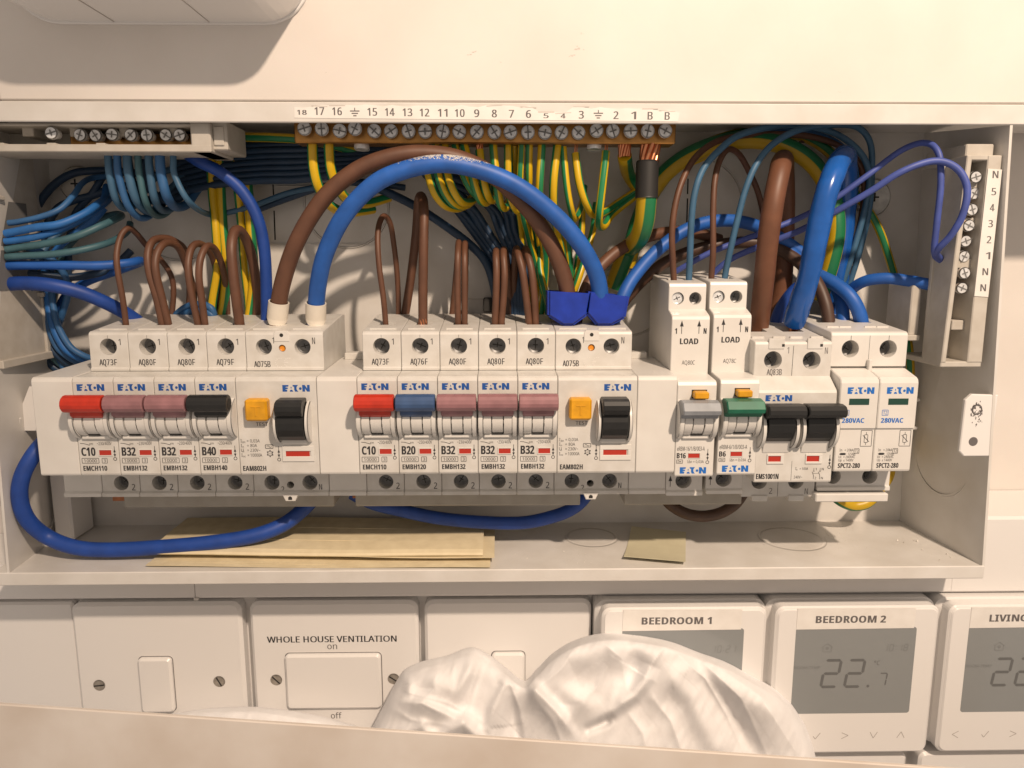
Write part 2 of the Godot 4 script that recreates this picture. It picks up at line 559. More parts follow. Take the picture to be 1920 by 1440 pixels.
func rounded(x0: float, y0: float, x1: float, y1: float, r: float, seg := 6) -> PackedVector2Array:
	var p := PackedVector2Array()
	for c: Array in [[x1 - r, y0 + r, -PI / 2], [x1 - r, y1 - r, 0.0], [x0 + r, y1 - r, PI / 2], [x0 + r, y0 + r, PI]]:
		for i in seg + 1:
			p.append(Vector2(c[0], c[1]) + Vector2.from_angle(c[2] + PI / 2 * i / seg) * r)
	return p

# --- the modules on the rail --------------------------------------------------------------------------------------
func module_at(k: float, down := 0.0) -> Vector3:
	return mm(-200.2 + 17.35 * k, -107.7 + down, 0)

func outline(v: Array) -> PackedVector2Array:
	var p := PackedVector2Array()
	for i in range(0, v.size(), 2):
		p.append(Vector2(v[i], v[i + 1]))
	return p

func breaker_outline() -> PackedVector2Array:
	return outline([10.0, 0.0, 60.2, 0.0, 60.2, 1.6, 59.0, 2.4, 59.0, 14.0, 73.5, 14.3, 74.6, 14.6, 75.0, 15.4, 75.0, 56.0, 74.6, 57.2, 73.6, 57.8, 59.0, 58.2, 59.7, 58.5, 59.7, 59.4, 59.0, 60.0, 59.0, 74.4, 58.6, 75.4, 57.6, 75.9, 16.0, 80.2, 10.0, 80.2])

func breaker_body(s: Shape, w: float, low: Array, high: Array, slots: Array) -> void:
	var p := breaker_outline()
	s.profile(p, 0.1, w - 0.1, 0.3, [3, 14, 17])
	s.holed(0.4, w - 0.4, 2.4, 14.0, 59.0, low)
	s.holed(0.4, w - 0.4, 60.0, 74.4, 59.0, high)
	s.slotted(Vector2(57.6, 75.9), Vector2(16, 80.2), 0.4, w - 0.4, slots)
	for q: Array in slots:
		s.box(Vector3(q[0] - 2.6, 76.2, 53.2), Vector3(q[1] + 2.6, 76.9, 54.0), 0.1)

func lever_outline() -> PackedVector2Array:
	return outline([79.0, 47.6, 79.3, 49.4, 80.4, 50.9, 82.0, 51.6, 83.7, 51.5, 85.2, 50.8, 86.2, 49.5, 86.6, 47.9, 86.3, 46.4, 85.3, 45.1, 83.8, 44.4, 82.2, 44.3, 80.6, 44.9, 79.5, 46.0])

func add_drum(o: Node3D, w: float) -> void:
	kept("toggle_drum", o, "plastic_clean", "drum%.1f" % w, func(s: Shape) -> void:
		for e: Array in [[2.5, w * 0.345, 7.6], [w * 0.36, w * 0.635, 7.3], [w * 0.65, w - 2.5, 7.6]]:
			s.lathe(Vector3(e[0], 39.8, 73.2), Vector3.RIGHT, [Vector2(0, 6.0), Vector2(0, e[2] - 0.15), Vector2(0.15, e[2]), Vector2(e[1] - e[0] - 0.15, e[2]), Vector2(e[1] - e[0], e[2] - 0.15), Vector2(e[1] - e[0], 6.0)], 30)
		s.box(Vector3(2.6, 30.9, 74.5), Vector3(w - 2.6, 32.9, 76.4), 0.5))
	kept("toggle_slot", o, "gap", "slit%.1f" % w, func(s: Shape) -> void:
		s.box(Vector3(w * 0.36, 32.9, 74.6), Vector3(w * 0.635, 33.5, 77.1)))

func add_guards(o: Node3D, from: Array, y: float, r: float, wide: float) -> void:
	for x: float in from:
		var g := kept("toggle_guard", o, "plastic_clean", "guard%.1f%.1f" % [r, wide], func(s: Shape) -> void:
			s.lathe(Vector3.ZERO, Vector3.RIGHT, [Vector2(0, 0), Vector2(0, r - 0.35), Vector2(0.35, r), Vector2(wide - 0.35, r), Vector2(wide, r - 0.35), Vector2(wide, 0)], 34))
		g.position = Vector3(x, y, 72.2) * U

func small_code(s: Shape, t: String, x: float, y: float, z: float, w := 7.7) -> void:
	words(s, t, x + 0.13, y, z + 0.006, w, 2.7, "mono")
	words(s, t, x, y, z, w, 2.7, "mono")

func breaker(k: float, rating: String, code: String, batch: String, lever: String, label: String, group := "single breakers in the two banks") -> Node3D:
	var w := 17.35
	var o := thing("circuit_breaker", label, "circuit breaker", module_at(k), group)
	kept("body", o, "plastic", "breaker_body", func(s: Shape) -> void: breaker_body(s, w, [Vector3(8.9, 6.1, 3.4)], [Vector3(8.6, 69.2, 3.75)], [[5.2, 12.2, 0.36, 0.52]]))
	sunk_screw(o, Vector3(8.6, 69.2, 53.6), 3.7, k * 1.7)
	sunk_screw(o, Vector3(8.9, 6.1, 54.2), 3.35, k * 2.3)
	add_drum(o, w)
	add_guards(o, [0.3, w - 2.45], 40.0, 9.2, 2.15)
	kept("lever", o, lever, "lever", func(s: Shape) -> void:
		s.profile(lever_outline(), 0.35, w - 0.35, 0.4)
		s.profile(outline([75.0, 41.6, 80.6, 41.4, 82.2, 42.6, 82.4, 46.0, 75.0, 46.0]), 1.9, w - 1.9, 0.3))
	kept("lever_hollow", o, "gap", "hollow", func(s: Shape) -> void: s.lathe(Vector3(w - 0.48, 47.6, 82.3), Vector3.RIGHT, [Vector2(0, 2.3), Vector2(0.2, 2.3), Vector2(0.2, 0)], 16))
	kept("flag_window", o, "flag_red", "flag", func(s: Shape) -> void: s.box(Vector3(9.1, 23.7, 74.6), Vector3(14.3, 26.0, 75.12)))
	kept("flag_frame", o, "plastic_clean", "flagframe", func(s: Shape) -> void:
		s.box(Vector3(8.7, 26.0, 74.8), Vector3(14.7, 26.35, 75.3)); s.box(Vector3(8.7, 23.35, 74.8), Vector3(14.7, 23.7, 75.3)); s.box(Vector3(8.7, 23.72, 74.8), Vector3(9.08, 25.98, 75.3)); s.box(Vector3(14.32, 23.72, 74.8), Vector3(14.7, 25.98, 75.3)))
	kept("lettering", o, "ink", "lettering" + rating + code, func(s: Shape) -> void:
		var z := 75.06
		stroke(s, Vector2(1.1, 29.0), Vector2(2.4, 28.9), 0.22, z)
		stroke(s, Vector2(2.4, 28.95), Vector2(5.2, 28.15), 0.22, z)
		words(s, "xm", 5.0, 28.3, z, 1.6, 1.0)
		words(s, "~230/400V", 8.3, 28.2, z, 6.3, 1.45)
		words(s, rating, 1.3, 23.4, z, 5.9, 3.75, "bold")
		frame(s, 1.25, 20.1, 8.5, 22.3, 0.2, z)
		words(s, "10000", 2.1, 20.5, z, 5.5, 1.4)
		frame(s, 9.9, 20.1, 12.1, 22.3, 0.2, z)
		words(s, "3", 10.5, 20.5, z, 1.0, 1.4)
		words(s, code, 1.5, 16.7, z, 10.2, 2.2, "bold")
		on_off(s, 15.6, 27.7, 21.2, z))
	kept("logo", o, "logo_blue", "logo", func(s: Shape) -> void: logo(s, 2.0, 52.1, 11.7, 2.9, 75.06))
	kept("terminal_lettering", o, "ink", "codes" + batch, func(s: Shape) -> void:
		small_code(s, batch, 4.0, 60.9, 59.06)
		words(s, "1", 13.3, 70.0, 59.06, 0.9, 2.7, "mono")
		stroke(s, Vector2(8.6, 74.4), Vector2(8.6, 73.1), 0.14, 59.05))
	kept("lower_lettering", o, "ink", "lower_two", func(s: Shape) -> void: words(s, "2", 13.6, 2.7, 59.06, 1.6, 3.0, "mono"))
	return o

func blank(k: float, label: String) -> void:
	var o := thing("blank_module", label, "blanking module", module_at(k), "blank spacer modules")
	kept("body", o, "plastic_clean", "blank_body", func(s: Shape) -> void:
		s.profile(outline([20.0, 0.0, 60.2, 0.0, 60.2, 1.6, 59.0, 2.4, 59.0, 14.0, 73.5, 14.3, 74.6, 14.6, 75.0, 15.4, 75.0, 56.0, 74.6, 57.2, 73.6, 57.8, 30.0, 59.2, 20.0, 59.2]), 0.1, 17.25, 0.3))
	kept("rail_clip", o, "plastic", "blank_clip", func(s: Shape) -> void: s.box(Vector3(3, 59.0, 22), Vector3(13, 62.5, 29), 0.4))

func fault_switch(k: float, label: String) -> void:
	var w := 34.7
	var o := thing("residual_current_switch", label, "residual current switch", module_at(k), "two-pole test switches")
	kept("body", o, "plastic", "rcd_body", func(s: Shape) -> void: breaker_body(s, w, [Vector3(8.4, 6.0, 3.5), Vector3(16.9, 4.9, 1.65), Vector3(25.9, 6.0, 3.5)], [Vector3(8.2, 69.0, 3.6), Vector3(16.3, 68.4, 1.6), Vector3(25.4, 69.0, 3.6)], [[4.6, 12.0, 0.36, 0.52], [22.6, 30.0, 0.36, 0.52]]))
	for x: float in [8.2, 25.4]:
		sunk_screw(o, Vector3(x, 69.0, 54.6), 3.55, x)
	for x: float in [8.4, 25.9]:
		sunk_screw(o, Vector3(x, 6.0, 54.2), 3.45, x * 1.3)
	kept("seal_tab", o, "plastic_clean", "seal", func(s: Shape) -> void:
		s.extrude(PackedVector2Array([Vector2(12.9, 71.4), Vector2(19.7, 71.4), Vector2(19.7, 75.2), Vector2(19, 76.2), Vector2(13.6, 76.2), Vector2(12.9, 75.2)]), 57.0, 59.3, 0.2)
		s.extrude(PackedVector2Array([Vector2(13.3, 0.9), Vector2(14.8, -2.4), Vector2(19.2, -2.4), Vector2(20.7, 0.9)]), 58.0, 60.9, 0.3))
	kept("seal_hole", o, "gap", "sealhole", func(s: Shape) -> void:
		disc(s, Vector2(16.3, 74.3), 0.85, 59.36)
		blob(s, [Vector2(16.1, -1.7), Vector2(17.9, -1.7), Vector2(17.9, -0.5), Vector2(17, 0.1), Vector2(16.1, -0.5)], 60.96))
	kept("indicator_dot", o, "orange", "dot", func(s: Shape) -> void: s.lathe(Vector3(16.3, 68.4, 57.5), Vector3.BACK, [Vector2(0, 1.55), Vector2(0.6, 1.4), Vector2(1.0, 0.9), Vector2(1.1, 0)], 16))
	kept("test_button", o, "yellow", "test", func(s: Shape) -> void:
		s.box(Vector3(4.9, 39.4, 74), Vector3(14.4, 48.8, 79.6), 0.8)
		s.box(Vector3(7.6, 45.4, 79), Vector3(11.7, 46.0, 79.8), 0.08); s.box(Vector3(9.3, 41.6, 79), Vector3(9.95, 45.38, 79.8), 0.08))
	add_guards(o, [16.9, 30.3], 38.2, 9.6, 1.7)
	kept("lever", o, "black", "rcdlever", func(s: Shape) -> void:
		s.profile(outline([74.0, 30.9, 78.6, 30.9, 81.0, 33.0, 82.3, 36.0, 82.3, 39.0, 81.8, 41.4, 83.6, 42.6, 84.5, 44.6, 84.4, 46.6, 83.2, 48.2, 81.0, 48.9, 74.0, 48.9]), 18.7, 30.2, 0.4))
	kept("toggle_chin", o, "plastic_clean", "rcdchin", func(s: Shape) -> void: s.box(Vector3(18.7, 28.3, 74.4), Vector3(30.2, 30.8, 76.2), 0.6))
	kept("flag_frame", o, "plastic_clean", "rcdframe", func(s: Shape) -> void:
		s.box(Vector3(18.8, 25.2, 74.6), Vector3(32.6, 27.5, 75.5), 0.15); s.box(Vector3(18.8, 20.5, 74.6), Vector3(32.6, 22.8, 75.5), 0.15); s.box(Vector3(18.8, 22.8, 74.6), Vector3(20.3, 25.2, 75.48), 0.1); s.box(Vector3(31.2, 22.8, 74.6), Vector3(32.6, 25.2, 75.48), 0.1))
	kept("flag_window", o, "flag_red", "rcdflag", func(s: Shape) -> void: s.box(Vector3(20.3, 22.8, 74.6), Vector3(30.6, 25.2, 75.1)))
	kept("lettering", o, "ink", "rcdprint", func(s: Shape) -> void:
		var z := 75.06
		var lines := [["IΔn", "= 0,03A", 29.1], ["In", "= 80A", 27.0], ["Un", "= 230V~", 24.9], ["Inc", "= 10000A", 22.7]]
		for l: Array in lines:
			words(s, l[0].substr(0, 1), 0.9, l[2], z, 0.0, 1.45)
			words(s, l[0].substr(1), 1.6, l[2] - 0.25, z, 0.0, 0.9)
			words(s, l[1], 3.6, l[2], z, 1.0 + 0.66 * l[1].length(), 1.4)
		words(s, "TEST", 8.0, 36.4, z, 5.2, 1.6)
		words(s, "EAM802H", 1.3, 16.3, z, 10.0, 2.25, "bold")
		frame(s, 11.5, 26.4, 14.8, 28.0, 0.24, z)
		for k2 in 8:
			stroke(s, Vector2(12.1 + k2 * 0.26, 27.2 + sin(k2 * 0.8) * 0.35), Vector2(12.1 + (k2 + 1) * 0.26, 27.2 + sin((k2 + 1) * 0.8) * 0.35), 0.2, z)
		ring(s, Vector2(13.4, 24.1), 1.15, 0.24, z)
		for k2 in 6:
			disc(s, Vector2(13.4, 24.1) + Vector2.from_angle(k2 * PI / 3 + 0.5) * 1.3, 0.28, z + 0.01)
		words(s, "-25", 12.6, 23.75, z, 1.6, 0.7)
		on_off(s, 17.2, 27.3, 20.6, z))
	kept("logo", o, "logo_blue", "rcdlogo", func(s: Shape) -> void: logo(s, 20.2, 51.5, 11.7, 2.9, 75.06))
	kept("terminal_lettering", o, "ink", "rcdcodes", func(s: Shape) -> void:
		small_code(s, "AQ75B", 3.4, 59.9, 59.06, 7.2)
		words(s, "1", 12.1, 70.6, 59.06, 0.7, 2.7, "mono")
		words(s, "N", 29.8, 70.3, 59.06, 1.3, 2.9, "mono")
		words(s, "N", 29.8, 70.3, 59.07, 1.3, 2.9, "mono"))
	kept("lower_lettering", o, "ink", "rcd_lower", func(s: Shape) -> void:
		words(s, "2", 12.6, 1.5, 59.06, 1.4, 2.7, "mono")
		words(s, "N", 30.0, 2.6, 59.06, 1.4, 2.6, "mono"))
	kept("raised_mark", o, "plastic_clean", "ce", func(s: Shape) -> void:
		for c: Vector2 in [Vector2(15.0, 61.9), Vector2(18.9, 61.9)]:
			for i in 9:
				var a0 := deg_to_rad(60 + i * 26.6)
				var a1 := deg_to_rad(60 + (i + 1) * 26.6)
				s.box(Vector3(c.x + cos((a0 + a1) / 2) * 2.0 - 0.28, c.y + sin((a0 + a1) / 2) * 2.0 - 0.28, 58.9), Vector3(c.x + cos((a0 + a1) / 2) * 2.0 + 0.28, c.y + sin((a0 + a1) / 2) * 2.0 + 0.28, 59.07 + i * 0.001))
		s.box(Vector3(17.2, 61.7, 58.9), Vector3(18.6, 62.2, 59.08)))

func fault_breaker(k: float, rating: String, code: String, batch: String, lever: String, label: String, down: float) -> void:
	var w := 17.35
	var o := thing("residual_current_breaker", label, "residual current breaker", module_at(k, down), "tall breakers marked for load")
	kept("body", o, "plastic_clean", "rcbo_body", func(s: Shape) -> void:
		var p := outline([10.0, 0.0, 60.2, 0.0, 60.2, 1.6, 59.0, 2.4, 59.0, 13.0, 73.6, 13.3, 74.6, 13.7, 75.0, 14.4, 75.0, 54.6, 74.4, 56.0, 73.2, 56.6, 60.0, 57.6, 60.0, 82.0, 59.6, 83.3, 58.4, 84.0, 52.0, 86.0, 52.0, 96.4, 51.6, 97.5, 50.5, 98.0, 16.0, 101.0, 10.0, 101.0])
		s.profile(p, 0.1, w - 0.1, 0.3, [3, 15, 18])
		s.holed(0.4, w - 0.4, 2.4, 13.0, 59.0, [Vector3(8.4, 6.9, 3.8)])
		s.holed(0.4, w - 0.4, 86.0, 96.4, 52.0, [Vector3(4.3, 91.0, 2.85), Vector3(12.3, 91.0, 2.85)], 5.0)
		s.slotted(Vector2(50.5, 98.0), Vector2(16, 101), 0.4, w - 0.4, [[2.0, 6.6, 0.3, 0.52], [10.0, 14.6, 0.3, 0.52]]))
	sunk_screw(o, Vector3(4.1, 91.0, 50.6), 2.7, 0.4, "zinc")
	sunk_screw(o, Vector3(12.3, 91.0, 48.0), 2.7, 1.2)
	sunk_screw(o, Vector3(8.4, 6.9, 54.0), 3.7, 0.9)
	add_drum(o, w)
	add_guards(o, [0.3, w - 2.45], 39.6, 9.2, 2.15)
	kept("lever", o, lever, "rcbolever", func(s: Shape) -> void:
		s.profile(outline([77.0, 41.5, 81.6, 41.3, 82.6, 43.0, 85.6, 43.6, 86.2, 45.4, 84.0, 48.4, 80.0, 49.0, 77.0, 48.6]), 0.4, w - 0.7, 0.4))
	kept("test_button", o, "yellow", "rcbotest", func(s: Shape) -> void: s.box(Vector3(6.6, 49.2, 74), Vector3(12.9, 52.3, 79.5), 0.5))
	kept("button_slot", o, "gap", "rcboslot", func(s: Shape) -> void: s.box(Vector3(6.3, 49.0, 74.5), Vector3(13.0, 52.7, 75.1)))
	kept("flag_window", o, "flag_red", "rcboflag", func(s: Shape) -> void: s.box(Vector3(5.9, 22.2, 74.6), Vector3(10.9, 24.2, 75.12)))
	kept("flag_frame", o, "plastic", "rcboframe", func(s: Shape) -> void: s.box(Vector3(5.9, 21.85, 74.8), Vector3(11.3, 22.18, 75.3)); s.box(Vector3(10.92, 22.2, 74.8), Vector3(11.3, 24.5, 75.3)); s.box(Vector3(5.9, 24.22, 74.8), Vector3(10.9, 24.5, 75.3)))
	sheet("lettering", o, "ink", func(s: Shape) -> void:
		var z := 75.06
		words(s, code, 0.9, 25.4, z, 12.2, 1.9)
		words(s, rating, 0.8, 22.0, z, 3.9 if rating.length() > 2 else 2.9, 2.35, "bold")
		words(s, "IΔn = 0,03A", 5.6, 19.8, z, 7.3, 1.25)
		frame(s, 0.8, 19.7, 3.5, 21.3, 0.2, z)
		for k2 in 5:
			stroke(s, Vector2(1.2 + k2 * 0.36, 20.7 + sin(k2 * 1.4) * 0.25), Vector2(1.2 + (k2 + 1) * 0.36, 20.7 + sin((k2 + 1) * 1.4) * 0.25), 0.18, z)
			stroke(s, Vector2(1.2 + k2 * 0.36, 20.1 + absf(sin(k2 * 1.4)) * 0.25), Vector2(1.2 + (k2 + 1) * 0.36, 20.1 + absf(sin((k2 + 1) * 1.4)) * 0.25), 0.16, z)
		on_off(s, 14.5, 26.2, 19.4, z)
		z = 60.06
		arrow(s, 4.6, 75.6, 81.6, z); arrow(s, 12.4, 75.6, 81.6, z)
		words(s, "1", 1.6, 75.6, z, 0.8, 2.5, "bold")
		words(s, "N", 14.5, 75.6, z, 1.25, 2.5, "bold")
		words(s, "LOAD", 4.0, 70.9, z, 8.2, 2.6, "bold")
		words(s, batch, 5.2, 61.6, z, 5.9, 1.9))
	kept("lower_arrow", o, "ink", "rcbo_lower", func(s: Shape) -> void: arrow(s, 2.2, 4.0, 9.4, 59.06))
	kept("logo", o, "logo_blue_bright", "rcbologo", func(s: Shape) -> void: logo(s, 2.4, 15.0, 11.7, 2.9, 75.06))

func main_switch(k: float, label: String) -> void:
	var w := 34.7
	var o := thing("main_switch", label, "main switch", module_at(k))
	sheet("body", o, "plastic", func(s: Shape) -> void:
		var p := outline([10.0, -2.0, 59.0, -2.0, 59.0, 9.4, 73.8, 9.6, 74.7, 9.9, 75.0, 10.6, 75.0, 50.2, 74.5, 51.4, 73.4, 52.2, 67.0, 56.4, 67.0, 70.6, 66.6, 71.6, 65.6, 72.0, 16.0, 77.0, 10.0, 77.0])
		s.profile(p, 0.1, w - 0.1, 0.3, [1, 9, 12])
		s.holed(0.4, w - 0.4, -2.0, 9.4, 59.0, [Vector3(8.4, 5.4, 3.7), Vector3(25.6, 5.4, 3.7)])
		s.holed(0.4, w - 0.4, 56.4, 70.6, 67.0, [Vector3(8.5, 63.6, 4.0), Vector3(25.8, 63.4, 4.0)])
		s.slotted(Vector2(65.6, 72.0), Vector2(16, 77), 0.4, w - 0.4, [[3.6, 13.4, 0.42, 0.68], [20.8, 30.8, 0.42, 0.68]])
		for x: float in [0.6, 10.2, 18.0, 27.4]:
			s.box(Vector3(x + 0.4, 72.3, 58.6), Vector3(x + 6.0, 73.4, 60.0), 0.15)
		for x: float in [6.2, 23.4]:
			s.box(Vector3(x, 68.6, 66), Vector3(x + 7, 73.2, 67.35), 0.15)
			s.box(Vector3(x - 1.2, -4.0, 54), Vector3(x + 6.2, -1.2, 60), 0.3))
	sheet("seam", o, "gap", func(s: Shape) -> void:
		stroke(s, Vector2(17.35, 70), Vector2(17.2, 56.6), 0.2, 67.05)
		s.box(Vector3(12.0, 69.6, 67.0), Vector3(13.2, 70.8, 67.4)); s.box(Vector3(29.0, 69.6, 67.0), Vector3(30.2, 70.8, 67.4))
		stroke(s, Vector2(17.2, 9.0), Vector2(17.2, -1.9), 0.2, 59.05)
		stroke(s, Vector2(16.6, 19.6), Vector2(16.6, 10.7), 0.15, 75.04))
	for x: float in [8.5, 25.8]:
		sunk_screw(o, Vector3(x, 63.5, 60.8), 3.9, x)
		sunk_screw(o, Vector3(x - 0.1, 5.4, 54.2), 3.6, x * 2)
	for x: float in [0.4, 17.5]:
		var lv := kept("lever", o, "black", "mainlever", func(s: Shape) -> void:
			s.profile(outline([78.0, 39.8, 81.4, 39.8, 83.2, 40.8, 85.6, 41.4, 86.6, 42.8, 86.4, 44.6, 84.8, 46.2, 82.0, 46.6, 78.0, 46.2]), 0.8, 17.2, 0.5)
			s.profile(outline([73.0, 29.2, 77.6, 29.2, 79.8, 31.2, 81.4, 34.0, 82.0, 37.4, 81.6, 39.9, 73.0, 39.9]), 2.6, 14.2, 0.3))
		lv.position.x = x * U
		kept("toggle_chin", o, "plastic_clean", "mainchin", func(s: Shape) -> void:
			s.profile(outline([74.5, 23.4, 75.3, 23.6, 77.2, 29.4, 74.5, 29.6]), 2.6, 14.3, 0.2)).position.x = x * U
	add_guards(o, [0.5, 14.9, 17.7, 32.1], 34.6, 9.6, 2.0)
	for x: float in [5.8, 22.9]:
		kept("flag_frame", o, "plastic_clean", "mainframe", func(s: Shape) -> void:
			s.box(Vector3(-0.5, 22.0, 74.6), Vector3(7.0, 22.9, 75.5), 0.1); s.box(Vector3(-0.5, 18.4, 74.6), Vector3(7.0, 19.4, 75.5), 0.1); s.box(Vector3(5.6, 19.4, 74.6), Vector3(7.0, 22.0, 75.49), 0.1); s.box(Vector3(-0.5, 19.4, 74.6), Vector3(0.0, 22.0, 75.49), 0.1)).position.x = x * U
		kept("flag_window", o, "flag_red", "mainflag", func(s: Shape) -> void: s.box(Vector3(0, 19.4, 74.6), Vector3(5.6, 22.0, 75.1))).position.x = x * U
	sheet("lettering", o, "ink", func(s: Shape) -> void:
		var z := 75.06
		words(s, "EMS1001N", 0.9, 11.4, z, 10.0, 2.4, "bold")
		words(s, "I", 18.3, 15.6, z, 0.0, 1.2); words(s, "e", 18.8, 15.3, z, 0.0, 0.7)
		words(s, "= 100A", 20.2, 15.5, z, 3.8, 1.15)
		words(s, "240V~", 17.8, 11.6, z, 3.8, 1.3)
		on_off(s, 33.4, 22.4, 16.0, z)
		for x: float in [26.6, 29.4]:
			stroke(s, Vector2(x, 11.2), Vector2(x, 13.0), 0.2, z); stroke(s, Vector2(x, 13.0), Vector2(x - 0.7, 14.6), 0.2, z)
			ring(s, Vector2(x, 14.9), 0.35, 0.14, z, 10); stroke(s, Vector2(x, 15.3), Vector2(x, 16.4), 0.18, z)
		stroke(s, Vector2(26.3, 13.9), Vector2(29.0, 13.9), 0.12, z + 0.01)
		words(s, "1", 27.3, 15.3, z, 0.5, 1.1); words(s, "N", 30.1, 15.3, z, 0.9, 1.1)
		words(s, "2", 27.2, 11.2, z, 0.7, 1.1); words(s, "N", 30.0, 11.2, z, 0.9, 1.1))
	sheet("logo", o, "logo_blue", func(s: Shape) -> void: logo(s, 3.2, 46.6, 11.7, 2.7, 75.06))
	sheet("terminal_lettering", o, "ink_grey", func(s: Shape) -> void:
		small_code(s, "AQ83B", 6.0, 56.9, 67.06, 6.6)
		words(s, "1", 14.6, 66.6, 67.06, 0.8, 2.8, "mono"); words(s, "N", 31.4, 66.4, 67.06, 1.3, 2.8, "mono")
		words(s, "2", 13.2, -0.6, 59.06, 1.5, 2.8, "mono"); words(s, "N", 30.0, -0.9, 59.06, 1.5, 2.8, "mono"))

func surge_protector(k: float, label: String) -> void:
	var w := 34.7
	var o := thing("surge_protector", label, "surge protector", module_at(k))
	sheet("body", o, "plastic_clean", func(s: Shape) -> void:
		var p := outline([10.0, 1.0, 60.0, 1.0, 60.0, 2.6, 59.0, 3.3, 59.0, 14.0, 62.0, 14.1, 62.0, 59.8, 64.0, 60.4, 64.0, 74.2, 63.5, 75.3, 62.5, 75.8, 16.0, 80.0, 10.0, 80.0])
		s.profile(p, 0.1, w - 0.1, 0.3, [3, 7, 10])
		s.holed(0.4, w - 0.4, 3.3, 14.0, 59.0, [Vector3(7.8, 7.6, 3.6), Vector3(25.0, 7.6, 3.6)])
		s.holed(0.4, w - 0.4, 60.4, 74.2, 64.0, [Vector3(8.9, 68.2, 3.9), Vector3(26.0, 68.2, 3.9)])
		s.slotted(Vector2(62.5, 75.8), Vector2(16, 80), 0.4, w - 0.4, [[4.4, 12.6, 0.5, 0.68], [22.0, 30.2, 0.5, 0.68]])
		for x: float in [3.0, 8.7, 20.4, 26.1]:
			s.box(Vector3(x, 76.2, 51.4), Vector3(x + 5.4, 77.3, 52.4), 0.12))
	for x: float in [8.9, 26.0]:
		sunk_screw(o, Vector3(x, 68.2, 57.8), 3.8, x)
		sunk_screw(o, Vector3(x - 1.0, 7.6, 53.0), 3.5, x * 2)
	sheet("seam", o, "gap", func(s: Shape) -> void:
		for x: float in [8.9, 26.0]:
			stroke(s, Vector2(x, 74.2), Vector2(x, 72.1), 0.2, 64.05)
		stroke(s, Vector2(17.4, 74.2), Vector2(17.4, 60.6), 0.14, 64.05))
	sheet("terminal_bar", o, "plastic_clean", func(s: Shape) -> void: s.box(Vector3(-1.5, -3.6, 48), Vector3(32.5, 0.4, 63), 0.5))
	sheet("release_clip", o, "plastic_clean", func(s: Shape) -> void: s.box(Vector3(16.6, 58.2, 64.2), Vector3(18.2, 63.6, 66.6), 0.3))
	for x: float in [0.25, 17.5]:
		var c := kept("cartridge", o, "plastic_clean", "cartridge", func(s: Shape) -> void:
			s.profile(outline([62.3, 14.4, 73.8, 14.4, 74.7, 14.8, 75.0, 15.6, 75.0, 34.0, 75.9, 34.6, 75.9, 54.6, 75.4, 56.2, 74.2, 57.0, 64.4, 59.4, 62.3, 59.4]), 0.0, 17.0, 0.4))
		c.position.x = x * U
		kept("flag_window", c, "flag_green", "surgeflag", func(s: Shape) -> void: s.box(Vector3(4.2, 45.0, 75.4), Vector3(13.0, 47.8, 76.0)))
		kept("lettering", c, "ink", "surgeprint", func(s: Shape) -> void:
			var z := 75.06
			frame(s, 11.0, 26.2, 15.9, 33.4, 0.22, z)
			frame(s, 12.6, 27.9, 14.1, 31.4, 0.22, z)
			stroke(s, Vector2(13.35, 26.8), Vector2(13.35, 27.8), 0.2, z); stroke(s, Vector2(13.35, 31.5), Vector2(13.35, 32.6), 0.2, z)
			stroke(s, Vector2(11.9, 31.2), Vector2(14.8, 28.2), 0.24, z + 0.01)
			words(s, "In   = 20kA", 2.0, 23.9, z, 6.2, 1.2)
			frame(s, 8.5, 22.9, 10.7, 25.1, 0.2, z); words(s, "T2", 8.9, 23.3, z, 1.5, 1.4)
			blob(s, [Vector2(1.9, 22.7), Vector2(2.6, 22.2), Vector2(4.4, 22.2), Vector2(5.1, 22.7), Vector2(4.4, 23.2), Vector2(2.6, 23.2)], z)
			words(s, "125AgL", 5.9, 22.2, z, 3.4, 1.1)
			words(s, "Uc  = 280VAC", 1.8, 20.8, z, 7.4, 1.15)
			words(s, "Up  ≤ 1400V", 1.8, 19.3, z, 6.7, 1.15)
			words(s, "SPCT2-280", 1.7, 16.3, z, 9.8, 2.2, "bold"))
		kept("logo", c, "logo_blue_bright", "surgelogo", func(s: Shape) -> void:
			var z := 75.97
			logo(s, 3.2, 49.9, 11.7, 2.9, z)
			words(s, "280VAC", 1.6, 37.0, z, 9.8, 2.1, "bold")
			frame(s, 1.9, 40.3, 4.5, 42.7, 0.2, z); words(s, "T2", 2.3, 40.7, z, 1.8, 1.6))

# --- wall, enclosure, trunking ------------------------------------------------------------------------------------
func build_setting() -> void:
	var s := Shape.new()
	s.box(Vector3(-900, -1100, -60), Vector3(900, 900, -6))
	var o := single("wall", s, mats.wall, mm(0, 0, 0))
	o.set_meta("kind", "structure")

